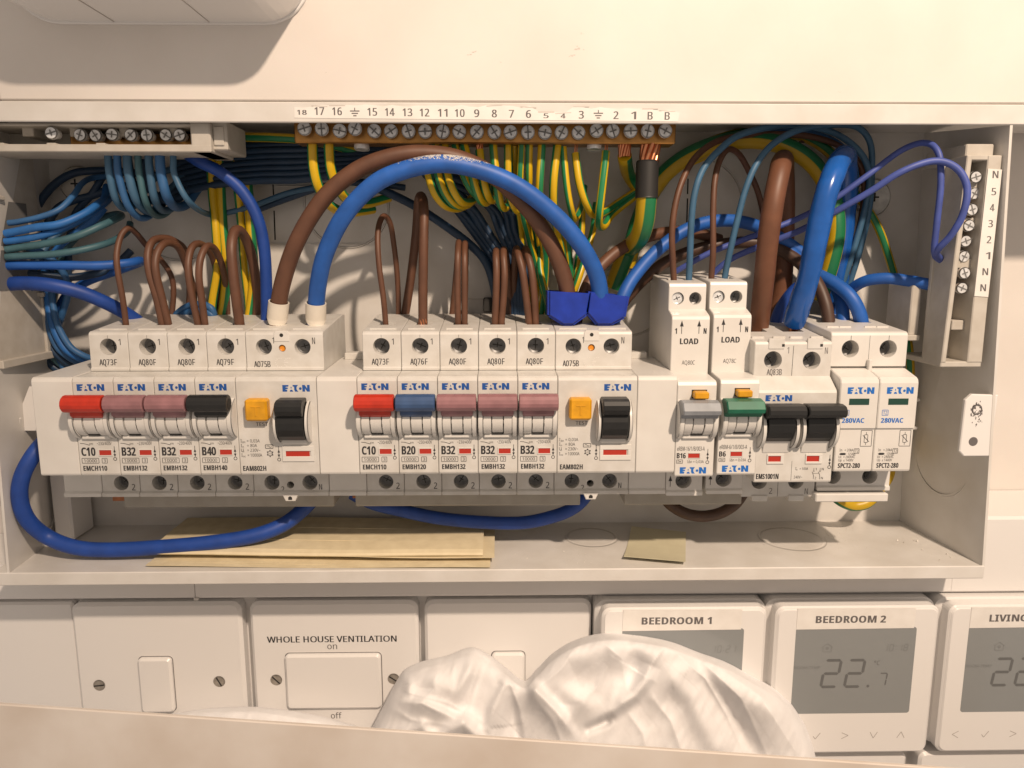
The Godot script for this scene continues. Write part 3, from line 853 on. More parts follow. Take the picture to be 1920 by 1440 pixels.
func enclosure() -> void:
	var o := thing("consumer_unit", "open white steel consumer unit box with all its cables showing", "electrical enclosure", mm(0, -144, 0))
	var off := Vector3(0, 144, 0)
	var add := func(called: String, material: String, make: Callable) -> void:
		sheet(called, o, material, make).position = off * U
	add.call("back_panel", "steel", func(s: Shape) -> void:
		s.box(Vector3(-236, -144.5, -3), Vector3(228, 66, 0)))
	add.call("bottom_panel", "steel", func(s: Shape) -> void:
		s.box(Vector3(-236, -144.8, 0.0), Vector3(229.5, -143.4, 61.8))
		s.box(Vector3(-240, -149.4, 61.8), Vector3(229.6, -143.1, 63.2), 0.4))
	add.call("top_panel", "steel", func(s: Shape) -> void:
		s.box(Vector3(-260, 63.6, 0.0), Vector3(300, 65, 61.6))
		s.box(Vector3(-260, 56.9, 61.6), Vector3(300, 65.2, 63.0), 0.4))
	add.call("side_panel", "steel", func(s: Shape) -> void:
		# bent a little inwards towards the top
		var a := [Vector3(222.5, -143.4, 0.02), Vector3(228.6, -143.4, 62.6), Vector3(219.6, 56.8, 62.6), Vector3(217.5, 63.6, 0.02)]
		var d := Vector3(1.2, 0, 0)
		s.quad(a[0], a[1], a[2], a[3], Vector3.LEFT)
		s.quad(a[0] + d, a[1] + d, a[2] + d, a[3] + d, Vector3.RIGHT)
		s.quad(a[1], a[1] + d, a[2] + d, a[2], Vector3.BACK)
		s.quad(a[2], a[2] + d, a[3] + d, a[3], Vector3.UP))
	add.call("side_panel", "steel", func(s: Shape) -> void:
		s.quad(Vector3(-233.5, -143.4, 0.02), Vector3(-227, -143.4, 62.6), Vector3(-221, 56.8, 62.6), Vector3(-226, 63.6, 0.02), Vector3.RIGHT)
		s.quad(Vector3(-234.7, -143.4, 0.02), Vector3(-228.2, -143.4, 62.6), Vector3(-222.2, 56.8, 62.6), Vector3(-227.2, 63.6, 0.02), Vector3.LEFT)
		s.quad(Vector3(-227, -143.4, 62.6), Vector3(-228.2, -143.4, 62.6), Vector3(-222.2, 56.8, 62.6), Vector3(-221, 56.8, 62.6), Vector3.BACK))
	# stamped rounds that can be knocked out
	var rings := [[Vector3(-122, -143.3, 28), 15.0], [Vector3(-30, -143.3, 24), 13.0], [Vector3(48, -143.3, 22), 14.0], [Vector3(152, -143.3, 26), 17.0]]
	for r: Array in rings:
		add.call("knockout", "steel", func(s: Shape) -> void:
			s.lathe(r[0], Vector3.UP, [Vector2(0, r[1]), Vector2(0.22, r[1] - 0.5), Vector2(0.22, r[1] - 1.2), Vector2(-0.05, r[1] - 2.0)], 48))
	for r: Array in [[look(650, 385, 0), 22.0], [look(330, 400, 0), 24.0], [look(1300, 390, 0), 26.0], [look(1180, 560, 0), 20.0]]:
		var c: Vector3 = (r[0] - Vector3(0, EYE.y, 0)) / U
		add.call("knockout", "steel", func(s: Shape) -> void:
			s.lathe(c, Vector3.BACK, [Vector2(0, r[1]), Vector2(0.5, r[1] - 0.3), Vector2(0.5, r[1] - 0.8), Vector2(0, r[1] - 1.1)], 48))
	add.call("knockout", "steel", func(s: Shape) -> void:
		s.lathe(Vector3(224.6, -98, 30), Vector3(-1, 0, 0.1), [Vector2(0, 21), Vector2(0.9, 20.6), Vector2(0.9, 19.6), Vector2(0, 19.2)], 44))
	for y: float in [-46.0, -84.0]:
		add.call("knockout", "steel", func(s: Shape) -> void:
			s.lathe(Vector3(-230.4, y - 36, 28), Vector3(1, 0, -0.1), [Vector2(0, 17), Vector2(0.9, 16.6), Vector2(0.9, 15.6), Vector2(0, 15.2)], 40))
	# slots cut in the back panel
	for q: Array in [[512, 346, 513, 366], [513, 372, 514, 388], [514, 395, 516, 450], [1290, 335, 1289, 364], [1289, 372, 1287, 440]]:
		var a := seen(q[0], q[1], 0)
		var b := seen(q[2], q[3], 0)
		add.call("panel_slot", "gap", func(s: Shape) -> void:
			s.quad(Vector3(a.x - 0.35, a.y, 0.1), Vector3(a.x + 0.35, a.y, 0.1), Vector3(b.x + 0.35, b.y, 0.1), Vector3(b.x - 0.35, b.y, 0.1), Vector3.BACK))
	for q: Array in [[400, 455, 690, 457], [860, 557, 905, 561], [520, 349, 680, 349]]:
		var a := seen(q[0], q[1], 0)
		var b := seen(q[2], q[3], 0)
		add.call("panel_crease", "steel", func(s: Shape) -> void: s.box(Vector3(a.x, minf(a.y, b.y) - 0.3, -0.1), Vector3(b.x, minf(a.y, b.y) + 0.3, 0.5), 0.2))
	# fixing tab of the cover, right
	add.call("cover_tab", "plate", func(s: Shape) -> void:
		s.extrude(PackedVector2Array([Vector2(214.5, -89.8), Vector2(226.6, -89.8), Vector2(227.6, -61), Vector2(215.4, -60.6), Vector2(212.6, -63.4), Vector2(212.2, -87.4)]), 60.6, 62.4, 0.4))
	var hole1 := seen(1832, 768, 62.5)
	var hole2 := seen(1825, 828, 62.5)
	add.call("tab_hole", "ink_grey", func(s: Shape) -> void:
		s.lathe(Vector3(hole1.x, hole1.y, 62.3), Vector3.BACK, [Vector2(0, 2.6), Vector2(0.35, 2.3), Vector2(0.35, 1.9)], 22)
		s.lathe(Vector3(hole2.x, hole2.y, 62.3), Vector3.BACK, [Vector2(0, 2.2), Vector2(0.15, 2.1), Vector2(0.15, 0)], 20)
		var rng := RandomNumberGenerator.new()
		rng.seed = 5
		for i in 70:
			var a := rng.randf_range(0, TAU)
			var d := rng.randf_range(1.6, 3.9)
			var c := Vector2(hole1.x + cos(a) * d * 0.8 + 0.2, hole1.y + sin(a) * d - (rng.randf() * 5.0 if i % 2 == 0 else 0.0))
			var e := rng.randf_range(0.12, 0.45)
			blob(s, [c + Vector2(-e, -e * 0.6), c + Vector2(e, -e), c + Vector2(e * 0.5, e * 1.6)], 62.46 + i * 0.0004))
	# bracket and rail
	add.call("support_bracket", "plate", func(s: Shape) -> void:
		s.box(Vector3(-228.5, -143.2, 4), Vector3(-219.0, -92, 24), 1.0))
	add.call("mounting_rail", "plate", func(s: Shape) -> void:
		s.box(Vector3(-230, -88, 8.2), Vector3(219, -71.5, 9.6), 0.3)
		s.box(Vector3(-230, -88, 8.2), Vector3(219, -86.4, 15.6), 0.3)
		s.box(Vector3(-230, -73, 8.2), Vector3(219, -71.5, 15.6), 0.3))
	var tab := func(q: Array, z: float) -> PackedVector2Array:
		var p := PackedVector2Array()
		for i in range(0, q.size(), 2):
			var k := seen(q[i], q[i + 1], z)
			p.append(Vector2(k.x, k.y))
		return p
	add.call("rail_bracket", "plate", func(s: Shape) -> void:
		s.extrude(tab.call([54, 725, 90, 725, 90, 808, 38, 808, 36, 772], 40.0), 38.4, 40.0, 0.2))
	add.call("cover_tab", "steel", func(s: Shape) -> void:
		s.extrude(tab.call([-30, 745, 8, 752, 24, 764, 37, 786, 37, 810, 2, 824, -30, 830], 44.0), 42.6, 44.0, 0.2))
	var eye := seen(4, 790, 44)
	add.call("tab_hole", "ink_grey", func(s: Shape) -> void: disc(s, Vector2(eye.x, eye.y), 2.6, 44.06))
	# the printed strip over the earth bar, torn along its top edge
	var marks := ["18", "17", "16", "", "15", "14", "13", "12", "11", "10", "9", "8", "7", "6", "5", "4", "3", "", "2", "1", "B", "B"]
	var along := [566, 599, 632, 665, 698, 731, 764, 796, 830, 862, 894, 927, 959, 991, 1024, 1056, 1090, 1122, 1155, 1188, 1219, 1251]
	var tops := [204, 200, 199, 199, 199, 200, 200, 200, 200, 200, 201, 199, 201, 202, 211, 213, 203, 204, 204, 205, 207, 209]
	add.call("number_strip", "sticker", func(s: Shape) -> void:
		var p := PackedVector2Array()
		for i in 22:
			for k in 2:
				var a := seen(along[i] - 14 + k * 17, tops[i] + (i * 7 + k * 5) % 4 - 3, 63.05)
				p.append(Vector2(a.x, minf(a.y, 64.7)))
		var e1 := seen(1274, 212, 63.05)
		var e2 := seen(1271, 228, 63.05)
		var e3 := seen(552, 221, 63.05)
		p.append(Vector2(e1.x, e1.y)); p.append(Vector2(e2.x, e2.y)); p.append(Vector2(e3.x, e3.y))
		s.extrude(p, 63.0, 63.16))
	add.call("torn_edge", "tape_edge", func(s: Shape) -> void:
		for i in 22:
			var a := seen(along[i] - 15, tops[i] + (i * 5) % 4 - 3, 63.2)
			var b := seen(along[i] + 15, tops[i] + (i * 3) % 4 - 3, 63.2)
			if i in [1, 2, 11, 13, 14, 15, 16, 20, 21]:
				stroke(s, Vector2(a.x, minf(a.y, 64.6)), Vector2(b.x, minf(b.y, 64.6)), 0.22 + (i % 3) * 0.08, 63.2 + i * 0.001))
	add.call("strip_number", "ink_grey", func(s: Shape) -> void:
		for i in 22:
			var b := seen(along[i] - (9 if marks[i].length() > 1 else 5), 215 + i * 0.45, 63.2)
			if marks[i] == "":
				var c := seen(along[i], 203 + i * 0.3, 63.2)
				stroke(s, Vector2(c.x, c.y + 0.4), Vector2(c.x, c.y - 0.9), 0.35, 63.22)
				for k in 3:
					stroke(s, Vector2(c.x - 2.0 + k * 0.65, c.y - 0.9 - k * 0.95), Vector2(c.x + 2.0 - k * 0.65, c.y - 0.9 - k * 0.95), 0.42, 63.23)
			else:
				var short: bool = i in [0, 14, 15]
				words(s, marks[i], b.x, b.y, 63.22, 3.9 if marks[i].length() > 1 else 2.0, 1.9 if short else 3.1, "sans", 0.0, 0.22))

func lid_and_trunking() -> void:
	var s := Shape.new()
	s.box(Vector3(-209, 65.8, 20), Vector3(420, 330, 61.4), 0.6)
	var cover := thing("upper_cover", "wide plain white cover panel directly above the open box", "cover panel", mm(0, 65.8, 0))
	part("panel", s.mesh(), mats.wall, cover).position = Vector3(0, -65.8, 0) * U
	sheet("scuff", cover, "tape_edge", func(q: Shape) -> void:
		var rng := RandomNumberGenerator.new()
		rng.seed = 12
		for c: Array in [[884, 101, 1.2], [1086, 92, 1.5], [1070, 103, 0.9], [1090, 62, 0.5], [938, 117, 0.35], [610, 135, 0.35], [1575, 172, 0.4]]:
			var k := seen(c[0], c[1], 61.4)
			for i in 5:
				var m := Vector2(k.x + rng.randfn(0, c[2] * 0.8), k.y - 65.8 + rng.randfn(0, c[2] * 0.5) + 0.0)
				var e: float = c[2] * rng.randf_range(0.15, 0.4)
				blob(q, [m + Vector2(-e * 1.6, -e * 0.5), m + Vector2(e, -e * 0.7), m + Vector2(e * 1.5, e * 0.4), m + Vector2(-e * 0.6, e * 0.5)], 61.43 + i * 0.002))
	s = Shape.new()
	s.box(Vector3(-520, 65.8, 20), Vector3(-209.6, 330, 60.2), 0.6)
	tag(single("end_panel", s, mats.wall, mm(0, 0, 0)), "narrow white panel strip at the upper left edge", "cover panel")
	s = Shape.new()
	var p := rounded(-199, 96.5, -77.5, 190, 19.0, 8)
	s.extrude(p, 61.8, 99.0, 7.0)
	var o := thing("moulded_case", "rounded white plastic case fixed on the upper cover", "plastic case", mm(0, 0, 0))
	part("shell", s.mesh(), mats.plate, o)
	sheet("seam", o, "ink_pale", func(q: Shape) -> void:
		q.box(Vector3(-158.2, 96.3, 63), Vector3(-157.8, 96.6, 90)); q.box(Vector3(-119.2, 96.3, 63), Vector3(-118.9, 96.6, 90)))
	sheet("back_rim", o, "plate", func(q: Shape) -> void:
		q.extrude(rounded(-200, 95.6, -76.5, 191, 20.0, 8), 61.45, 63.0, 0.3))
	o = thing("trunking", "white plastic trunking strip running below the open box", "trunking", mm(0, -168, 0))
	sheet("trunking_lid", o, "plate", func(q: Shape) -> void:
		q.profile(outline([-5.5, -0.6, 36.6, -0.6, 38.0, 0.6, 38.0, 18.2, -5.5, 18.2]), -153.0, 231.0, 0.2)
		q.profile(outline([-5.5, -0.6, 36.6, -0.6, 38.0, 0.6, 38.0, 38.6, 36.6, 40.0, -5.5, 40.0]), 231.0, 420.0, 0.02))
	sheet("trunking_lid", o, "plate", func(q: Shape) -> void:
		q.profile(outline([-5.5, -0.6, 36.4, -0.6, 37.8, 0.6, 37.8, 18.2, -5.5, 18.2]), -420.0, -153.3, 0.2))
	sheet("filler", o, "plastic_clean", func(q: Shape) -> void: q.box(Vector3(-153.9, -1.2, 37.2), Vector3(-151.6, 0.2, 38.6), 0.3))
	s = Shape.new()
	s.box(Vector3(-460, -420, -5.5), Vector3(420, -170.2, 28), 0.5)
	tag(single("backing_panel", s, mats.plate, mm(0, 0, 0)), "white backing panel visible between the switch plates", "backing panel")
	s = Shape.new()
	s.box(Vector3(-420, -330, 28.2), Vector3(-217.4, -172.2, 33.2), 1.2)
	tag(single("blank_plate", s, mats.plate, mm(0, 0, 0)), "plain white blank plate left of the first switch", "blank plate")


# --- terminal bars ------------------------------------------------------------------------------------------------
func earth_bar() -> void:
	var o := thing("earth_bar", "long brass earth terminal bar with a row of screws under the numbers", "terminal bar", mm(-5.6, 51, 0))
	var at := mm(-5.6, 51, 0)
	sheet("bar", o, "brass", func(s: Shape) -> void: s.box(Vector3(-84.2, -0.4, 38), Vector3(84.2, 8.4, 50), 0.5))
	var along := [572, 604, 637, 667, 702, 733, 766, 797, 830, 861, 894, 927, 957, 990, 1022, 1053, 1085, 1118, 1149, 1182, 1214, 1246]
	for i in 22:
		var c := seen(along[i], (242 if i in [0, 1, 3, 17, 18, 19, 20, 21] else 245) + i * 0.22, 52.4)
		var out: float = [3.6, 3.0, 2.4, 4.2, 2.6, 2.2, 2.4, 2.2, 2.0, 1.8, 1.7, 1.6, 1.8, 1.6, 1.5, 1.6, 1.6, 3.4, 2.4, 2.8, 3.0, 3.8][i]
		screw(o, Vector3(c.x + 5.6, c.y - 51, 50.2 + out), 3.0, i * 1.31)
	for x: int in [678, 1114]:
		var c := seen(x, 275, 45)
		sheet("fixing_nut", o, "zinc", func(s: Shape) -> void:
			s.lathe(Vector3(c.x + 5.6, c.y - 51 + 3.6, 44), Vector3.DOWN, [Vector2(0, 4.4), Vector2(0.8, 4.4), Vector2(0.8, 3.7), Vector2(4.6, 3.7), Vector2(5.2, 3.1), Vector2(5.2, 0)], 6))

func neutral_bars() -> void:
	# along the top, left
	var o := thing("neutral_bar", "grey plastic neutral bar holder at the top left with eight screws", "terminal bar", mm(-170, 46, 0))
	var c0 := Vector3(-170, 46, 0)
	sheet("holder", o, "housing", func(s: Shape) -> void:
		s.box(Vector3(-70, -0.6, 34), Vector3(46.4, 2.6, 58), 0.4)        # bottom wall
		s.box(Vector3(-70, 10.4, 34), Vector3(46.4, 11.6, 56), 0.3)      # top wall
		s.box(Vector3(-70, 0.5, 32), Vector3(46.4, 11.0, 34), 0.3)
		s.box(Vector3(38.0, -0.6, 30), Vector3(46.5, 11.9, 57.9), 0.6)
		s.box(Vector3(44.0, 0.8, 30), Vector3(52.5, 13.0, 54.5), 0.5)
		s.box(Vector3(46.8, 2.6, 54.2), Vector3(51.2, 10.6, 55.2), 0.3)
		for x: float in [-38.0, -17.5, 4.0, 24.5]:
			s.box(Vector3(x, 7.0, 34), Vector3(x + 5, 11.0, 50), 0.3)
		for x: float in [-46.0, -24.0, -3.0]:
			s.box(Vector3(x, 2.2, 50), Vector3(x + 4, 3.3, 57), 0.3))
	sheet("bar", o, "brass", func(s: Shape) -> void: s.box(Vector3(-20, 2.8, 36), Vector3(37.8, 9.0, 45.5), 0.4))
	for i in 8:
		var px: float = [113, 155, 183, 216, 249, 281, 313, 340][i]
		var p := seen(px, 254 + (i % 3) * 0.6, 50)
		screw(o, p - c0 + Vector3(0, 0, [6.5, 2.0, 1.5, 2.5, 1.8, 2.6, 1.0, 1.6][i]), 2.75, i * 0.9, "zinc")
	# left side, seen edge on
	o = thing("side_neutral_bar", "grey plastic neutral bar holder on the left wall with blue wires entering", "terminal bar", mm(-228, -50, 0))
	sheet("holder", o, "housing", func(s: Shape) -> void:
		s.box(Vector3(-14, 4, 16), Vector3(3.6, 112, 59), 0.6)
		s.box(Vector3(-14, 1.2, 14), Vector3(5.2, 5.0, 57), 0.4)
		s.box(Vector3(2.0, 4.0, 18), Vector3(4.6, 32.0, 22), 0.5)
		s.box(Vector3(2.0, 32.0, 15), Vector3(6.4, 34.2, 24), 0.4)
		s.box(Vector3(2.0, 76.0, 44), Vector3(6.0, 78.0, 54), 0.4))
	sheet("entry_slot", o, "slot_grey", func(s: Shape) -> void:
		s.box(Vector3(3.2, 56.0, 26), Vector3(3.9, 76.0, 54)); s.box(Vector3(3.2, 36.0, 26), Vector3(3.9, 54.0, 52)))
	# right side, facing out
	o = thing("lettered_neutral_bar", "upright neutral bar holder on the right wall with a lettered strip", "terminal bar", mm(210, -48, 0))
	var c1 := Vector3(210, -48, 0)
	sheet("holder", o, "housing", func(s: Shape) -> void:
		for q: Array in [[204.0, 206.4, 201.2, 203.4], [213.2, 219.4, 213.2, 220.0]]:
			s.extrude(PackedVector2Array([Vector2(q[2], -46.4) - Vector2(c1.x, c1.y), Vector2(q[3], -46.4) - Vector2(c1.x, c1.y), Vector2(q[1], 44.6) - Vector2(c1.x, c1.y), Vector2(q[0], 44.6) - Vector2(c1.x, c1.y)]), 45.0 if q[0] < 210.0 else 40.0, 60.0, 0.4)
		s.box(Vector3(-8.8, -0.6, 24), Vector3(10.0, 2.0, 59.6), 0.4)
		s.box(Vector3(-5.8, 90.6, 24), Vector3(9.4, 92.8, 59.6), 0.4)
		s.box(Vector3(-4.4, 92.6, 24), Vector3(8.0, 98.0, 56), 0.5)
		s.box(Vector3(-8.4, 0.5, 43), Vector3(13.0, 92, 45.2), 0.3)
		s.box(Vector3(-14.0, 12.0, 18), Vector3(-9.2, 36.0, 40), 0.5)
		s.box(Vector3(-15.6, 9.6, 18), Vector3(-9.2, 12.4, 42), 0.4)
		for y: float in [16.0, 44.0, 62.0, 78.0]:
			s.box(Vector3(-2.6, y, 45), Vector3(3.4, y + 4.4, 55), 0.3))
	sheet("bar", o, "brass", func(s: Shape) -> void: s.box(Vector3(-5.6, 33, 45), Vector3(-0.4, 86, 50), 0.3))
	var sx := [1825, 1822, 1818, 1812, 1806, 1803, 1804, 1799]
	var sy := [332, 363, 393, 423, 452, 481, 512, 540]
	for i in 8:
		var p := seen(sx[i] + 4, sy[i], 57 if i in [0, 2, 3, 6] else 55)
		screw(o, p - c1, 2.7, i * 0.8)
	var q0 := seen(1853, 316, 60.3)
	var q1 := seen(1879, 318, 60.3)
	var q2 := seen(1853, 557, 60.3)
	var q3 := seen(1827, 555, 60.3)
	sheet("letter_strip", o, "sticker", func(s: Shape) -> void:
		var p := PackedVector2Array()
		for q: Vector3 in [q3, q2, q1, q0]:
			p.append(Vector2(q.x - c1.x, q.y - c1.y))
		s.extrude(p, 60.02, 60.3))
	sheet("strip_letter", o, "ink_grey", func(s: Shape) -> void:
		var t := ["N", "5", "4", "3", "2", "1", "N", "N"]
		for i in 8:
			var a := seen([1861, 1859, 1856, 1853, 1850, 1848, 1842, 1838][i], [334, 366, 396, 426, 456, 486, 516, 546][i], 60.4)
			words(s, t[i], a.x - c1.x, a.y - c1.y, 60.36, 2.4 if t[i] == "N" else 1.9, 3.1, "sans", -0.06, 0.2))

func busbar_covers() -> void:
	var spans := [[205, 628, "grey busbar cover under the left bank of breakers", 8.0], [668, 1087, "grey busbar cover under the middle bank of breakers", 0.0], [1170, 1388, "grey busbar cover under the two tall load breakers", 0.0]]
	for q: Array in spans:
		var a := seen(q[0], 938, 44)
		var b := seen(q[1], 938, 44)
		var o := thing("busbar_cover", q[2], "busbar cover", mm(a.x, -118, 0), "busbar covers")
		var x0: float = q[3]
		sheet("cover", o, "cover_grey", func(s: Shape) -> void: s.box(Vector3(x0, 0.2, 30), Vector3(b.x - a.x, 9.6, 46), 0.4))
		if q[0] < 1000:
			sheet("busbar_tip", o, "copper_flat", func(s: Shape) -> void:
				s.box(Vector3(x0 - 8.6 if x0 > 0 else -2.6, 1.6 if x0 > 0 else 2.4, 36), Vector3(x0 + 0.6, 9.4, 40), 0.2))


# --- switch plates and thermostats below --------------------------------------------------------------------------
func plate_screw(o: Node3D, px: float, py: float, c: Vector3, turn: float) -> void:
	var p := seen(px, py, 36.1) - c
	var r := part("screw", keep("plate_screw", func(s: Shape) -> void: s.lathe(Vector3.ZERO, Vector3.BACK, [Vector2(0, 3.05), Vector2(0.12, 2.9), Vector2(0.3, 2.4), Vector2(0.36, 0)], 20)), mats.plate_screw, o)
	r.position = p * U
	r.rotation.z = turn
	part("slot", keep("plate_slot", func(s: Shape) -> void: s.box(Vector3(-2.6, -0.32, 0.2), Vector3(2.6, 0.32, 0.42))), mats.gap, r)

func switch_plate(x0: float, x1: float, called: String, label: String, category: String) -> Node3D:
	var o := thing(called, label, category, mm(x0, -258, 0), "light switch sized plates")
	kept("plate", o, "plate", "switch_plate", func(s: Shape) -> void: s.extrude(rounded(0, 0, 85.6, 86.5, 5.0), 28.2, 36.0, 1.6))
	return o

func rocker(o: Node3D, a: Vector3, b: Vector3, c: Vector3) -> void:
	sheet("rocker_gap", o, "ink_grey", func(s: Shape) -> void: s.extrude(rounded(a.x - c.x - 0.35, b.y - c.y - 0.35, b.x - c.x + 0.35, a.y - c.y + 0.35, 2.4), 35.5, 36.06))
	sheet("rocker", o, "plate", func(s: Shape) -> void:
		s.extrude(rounded(a.x - c.x, b.y - c.y, b.x - c.x, a.y - c.y, 2.2), 35.5, 38.6, 1.1))

func switches() -> void:
	var c := Vector3(-217.2, -258, 0)
	var o := switch_plate(-217.2, -131.6, "switch", "plain white single rocker switch plate below the left of the box", "switch")
	rocker(o, Vector3(-185.0, -200.8, 0), Vector3(-168.0, -231.0, 0), c)
	plate_screw(o, 186, 1285, c, 0.1); plate_screw(o, 411, 1278, c, -1.1)
	c = Vector3(-127.4, -258, 0)
	o = switch_plate(-127.4, -41.8, "fan_isolator_switch", "white switch plate reading WHOLE HOUSE VENTILATION with a wide rocker", "switch")
	rocker(o, Vector3(-110.2, -199.6, 0), Vector3(-61.2, -229.8, 0), c)
	plate_screw(o, 518, 1275, c, -0.8); plate_screw(o, 738, 1273, c, -0.6)
	sheet("engraved_lettering", o, "ink", func(s: Shape) -> void:
		words(s, "WHOLE HOUSE VENTILATION", -119.2 - c.x, -193.6 - c.y, 36.08, 66.0, 3.3, "sans", 0.0, 0.22))
	sheet("lettering", o, "ink_grey", func(s: Shape) -> void:
		words(s, "on", -88.6 - c.x, -197.5 - c.y, 36.08, 5.0, 3.4); words(s, "off", -88.3 - c.x, -236.5 - c.y, 36.08, 5.6, 3.3))
	c = Vector3(-38.6, -258, 0)
	o = switch_plate(-38.6, 47.0, "switch", "white single switch plate half covered by the white cloth", "switch")
	rocker(o, Vector3(-4.2, -199.6, 0), Vector3(12.8, -229, 0), c)

func seven(s: Shape, digit: String, x: float, y: float, w: float, h: float, z: float) -> void:
	var on: String = {"0": "abcdef", "1": "bc", "2": "abged", "3": "abgcd", "6": "afgedc", "7": "abc", "8": "abcdefg"}[digit]
	var t := h * 0.10
	var lean := 0.12
	var put := func(p0: Vector2, p1: Vector2) -> void:
		var a := Vector2(x + p0.x * w + p0.y * h * lean, y + p0.y * h)
		var b := Vector2(x + p1.x * w + p1.y * h * lean, y + p1.y * h)
		var d := (b - a).normalized()
		var n := Vector2(-d.y, d.x) * t / 2.0
		a += d * t * 0.6
		b -= d * t * 0.6
		blob(s, [a - d * t * 0.5, a + n, b + n, b + d * t * 0.5, b - n, a - n], z)
	var segs := {"a": [Vector2(0, 1), Vector2(1, 1)], "b": [Vector2(1, 1), Vector2(1, 0.5)], "c": [Vector2(1, 0.5), Vector2(1, 0)], "d": [Vector2(0, 0), Vector2(1, 0)], "e": [Vector2(0, 0.5), Vector2(0, 0)], "f": [Vector2(0, 1), Vector2(0, 0.5)], "g": [Vector2(0, 0.5), Vector2(1, 0.5)]}
	for k in on:
		put.call(segs[k][0], segs[k][1])

func thermostat(x0: float, name_text: String, wide: float, time: Array, digits: String, label: String) -> void:
	var o := thing("thermostat", label, "thermostat", mm(x0, -252, 0), "room thermostats")
	kept("body", o, "plate", "thermo_body", func(s: Shape) -> void:
		s.extrude(rounded(-2.5, 1.5, 84.5, 82.6, 6.0), 28.2, 43.0, 2.5)
		s.extrude(rounded(0, 1.6, 82.2, 82.2, 4.5), 42.5, 49.2, 0.8))
	kept("bezel", o, "plate", "thermo_bezel", func(s: Shape) -> void:
		s.extrude(rounded(1.0, 2.6, 81.2, 81.2, 4.0), 49.0, 50.0, 0.6))
	kept("screen", o, "screen", "thermo_screen", func(s: Shape) -> void: s.extrude(rounded(10.2, 24.6, 70.8, 71.4, 1.4), 49.6, 50.06))
	sheet("name_label", o, "sticker", func(s: Shape) -> void: s.extrude(PackedVector2Array([Vector2(10.2, 70.6), Vector2(69.2, 70.9), Vector2(69.4, 81.4), Vector2(10.4, 81.6)]), 49.9, 50.26))
	sheet("name_lettering", o, "ink_grey", func(s: Shape) -> void: words(s, name_text, 19.6 if wide > 30.0 else 19.8, 74.0, 50.32, wide, 3.7, "bold"))
	sheet("reading", o, "segment", func(s: Shape) -> void:
		seven(s, digits[0], 24.6, 39.4, 7.8, 14.4, 50.12); seven(s, digits[1], 36.6, 39.4, 7.8, 14.4, 50.12); seven(s, digits[2], 53.6, 39.9, 3.6, 6.6, 50.12)
		disc(s, Vector2(48.6, 39.6), 0.75, 50.12)
		words(s, "°C", 50.8, 51.0, 50.12, 2.9, 2.4))
	sheet("display_lettering", o, "segment_faint", func(s: Shape) -> void:
		var x := 55.0
		for t: String in time:
			if t == ":":
				disc(s, Vector2(x + 0.3, 59.6), 0.22, 50.12); disc(s, Vector2(x + 0.3, 61.4), 0.22, 50.12)
				x += 1.4
			else:
				seven(s, t, x, 58.6, 1.7, 3.6, 50.12); x += 2.9
		words(s, "ROOM TEMP", 10.6, 49.2, 50.12, 13.2, 1.5)
		stroke(s, Vector2(24.4, 58.4), Vector2(28.6, 58.4), 0.3, 50.12); stroke(s, Vector2(24.4, 58.4), Vector2(24.4, 61.2), 0.3, 50.13); stroke(s, Vector2(28.6, 58.4), Vector2(28.6, 61.2), 0.3, 50.13)
		stroke(s, Vector2(23.8, 60.8), Vector2(26.5, 62.8), 0.3, 50.14); stroke(s, Vector2(29.2, 60.8), Vector2(26.5, 62.8), 0.3, 50.14)
		disc(s, Vector2(26.5, 60.3), 0.8, 50.12))
	kept("touch_key", o, "ink_pale", "touch_keys", func(s: Shape) -> void:
		var z := 50.06
		stroke(s, Vector2(10.6, 14.0), Vector2(7.4, 12.2), 0.3, z); stroke(s, Vector2(7.4, 12.2), Vector2(10.6, 10.2), 0.3, z + 0.01)
		stroke(s, Vector2(22.6, 12.0), Vector2(23.8, 10.4), 0.3, z); stroke(s, Vector2(23.8, 10.4), Vector2(26.2, 13.8), 0.3, z + 0.01)
		stroke(s, Vector2(37.2, 13.8), Vector2(40.6, 12.2), 0.3, z); stroke(s, Vector2(40.6, 12.2), Vector2(37.2, 10.4), 0.3, z + 0.01)
		stroke(s, Vector2(51.8, 14.0), Vector2(53.6, 10.6), 0.3, z); stroke(s, Vector2(53.6, 10.6), Vector2(55.6, 14.0), 0.3, z + 0.01)
		stroke(s, Vector2(65.8, 10.6), Vector2(67.8, 14.0), 0.3, z); stroke(s, Vector2(67.8, 14.0), Vector2(69.6, 10.6), 0.3, z + 0.01))

func lower_plates() -> void:
	for q: Array in [[132.0, 213.0, "white plate edge showing below the second bedroom thermostat"], [219.5, 305.0, "white plate edge showing below the living room thermostat"]]:
		var s := Shape.new()
		s.extrude(rounded(q[0], -345, q[1], -254.6, 4.0), 28.2, 44.0, 1.4)
		tag(single("lower_plate", s, mats.plate, mm(0, 0, 0)), q[2], "wall plate", "plates in the row below")

# --- cables -------------------------------------------------------------------------------------------------------
func smooth(p: PackedVector3Array, steps: int) -> PackedVector3Array:
	var q := PackedVector3Array()
	for i in p.size() - 1:
		for k in steps:
			q.append(p[i].cubic_interpolate(p[i + 1], p[maxi(i - 1, 0)], p[mini(i + 2, p.size() - 1)], float(k) / steps))
	q.append(p[p.size() - 1])
	return q

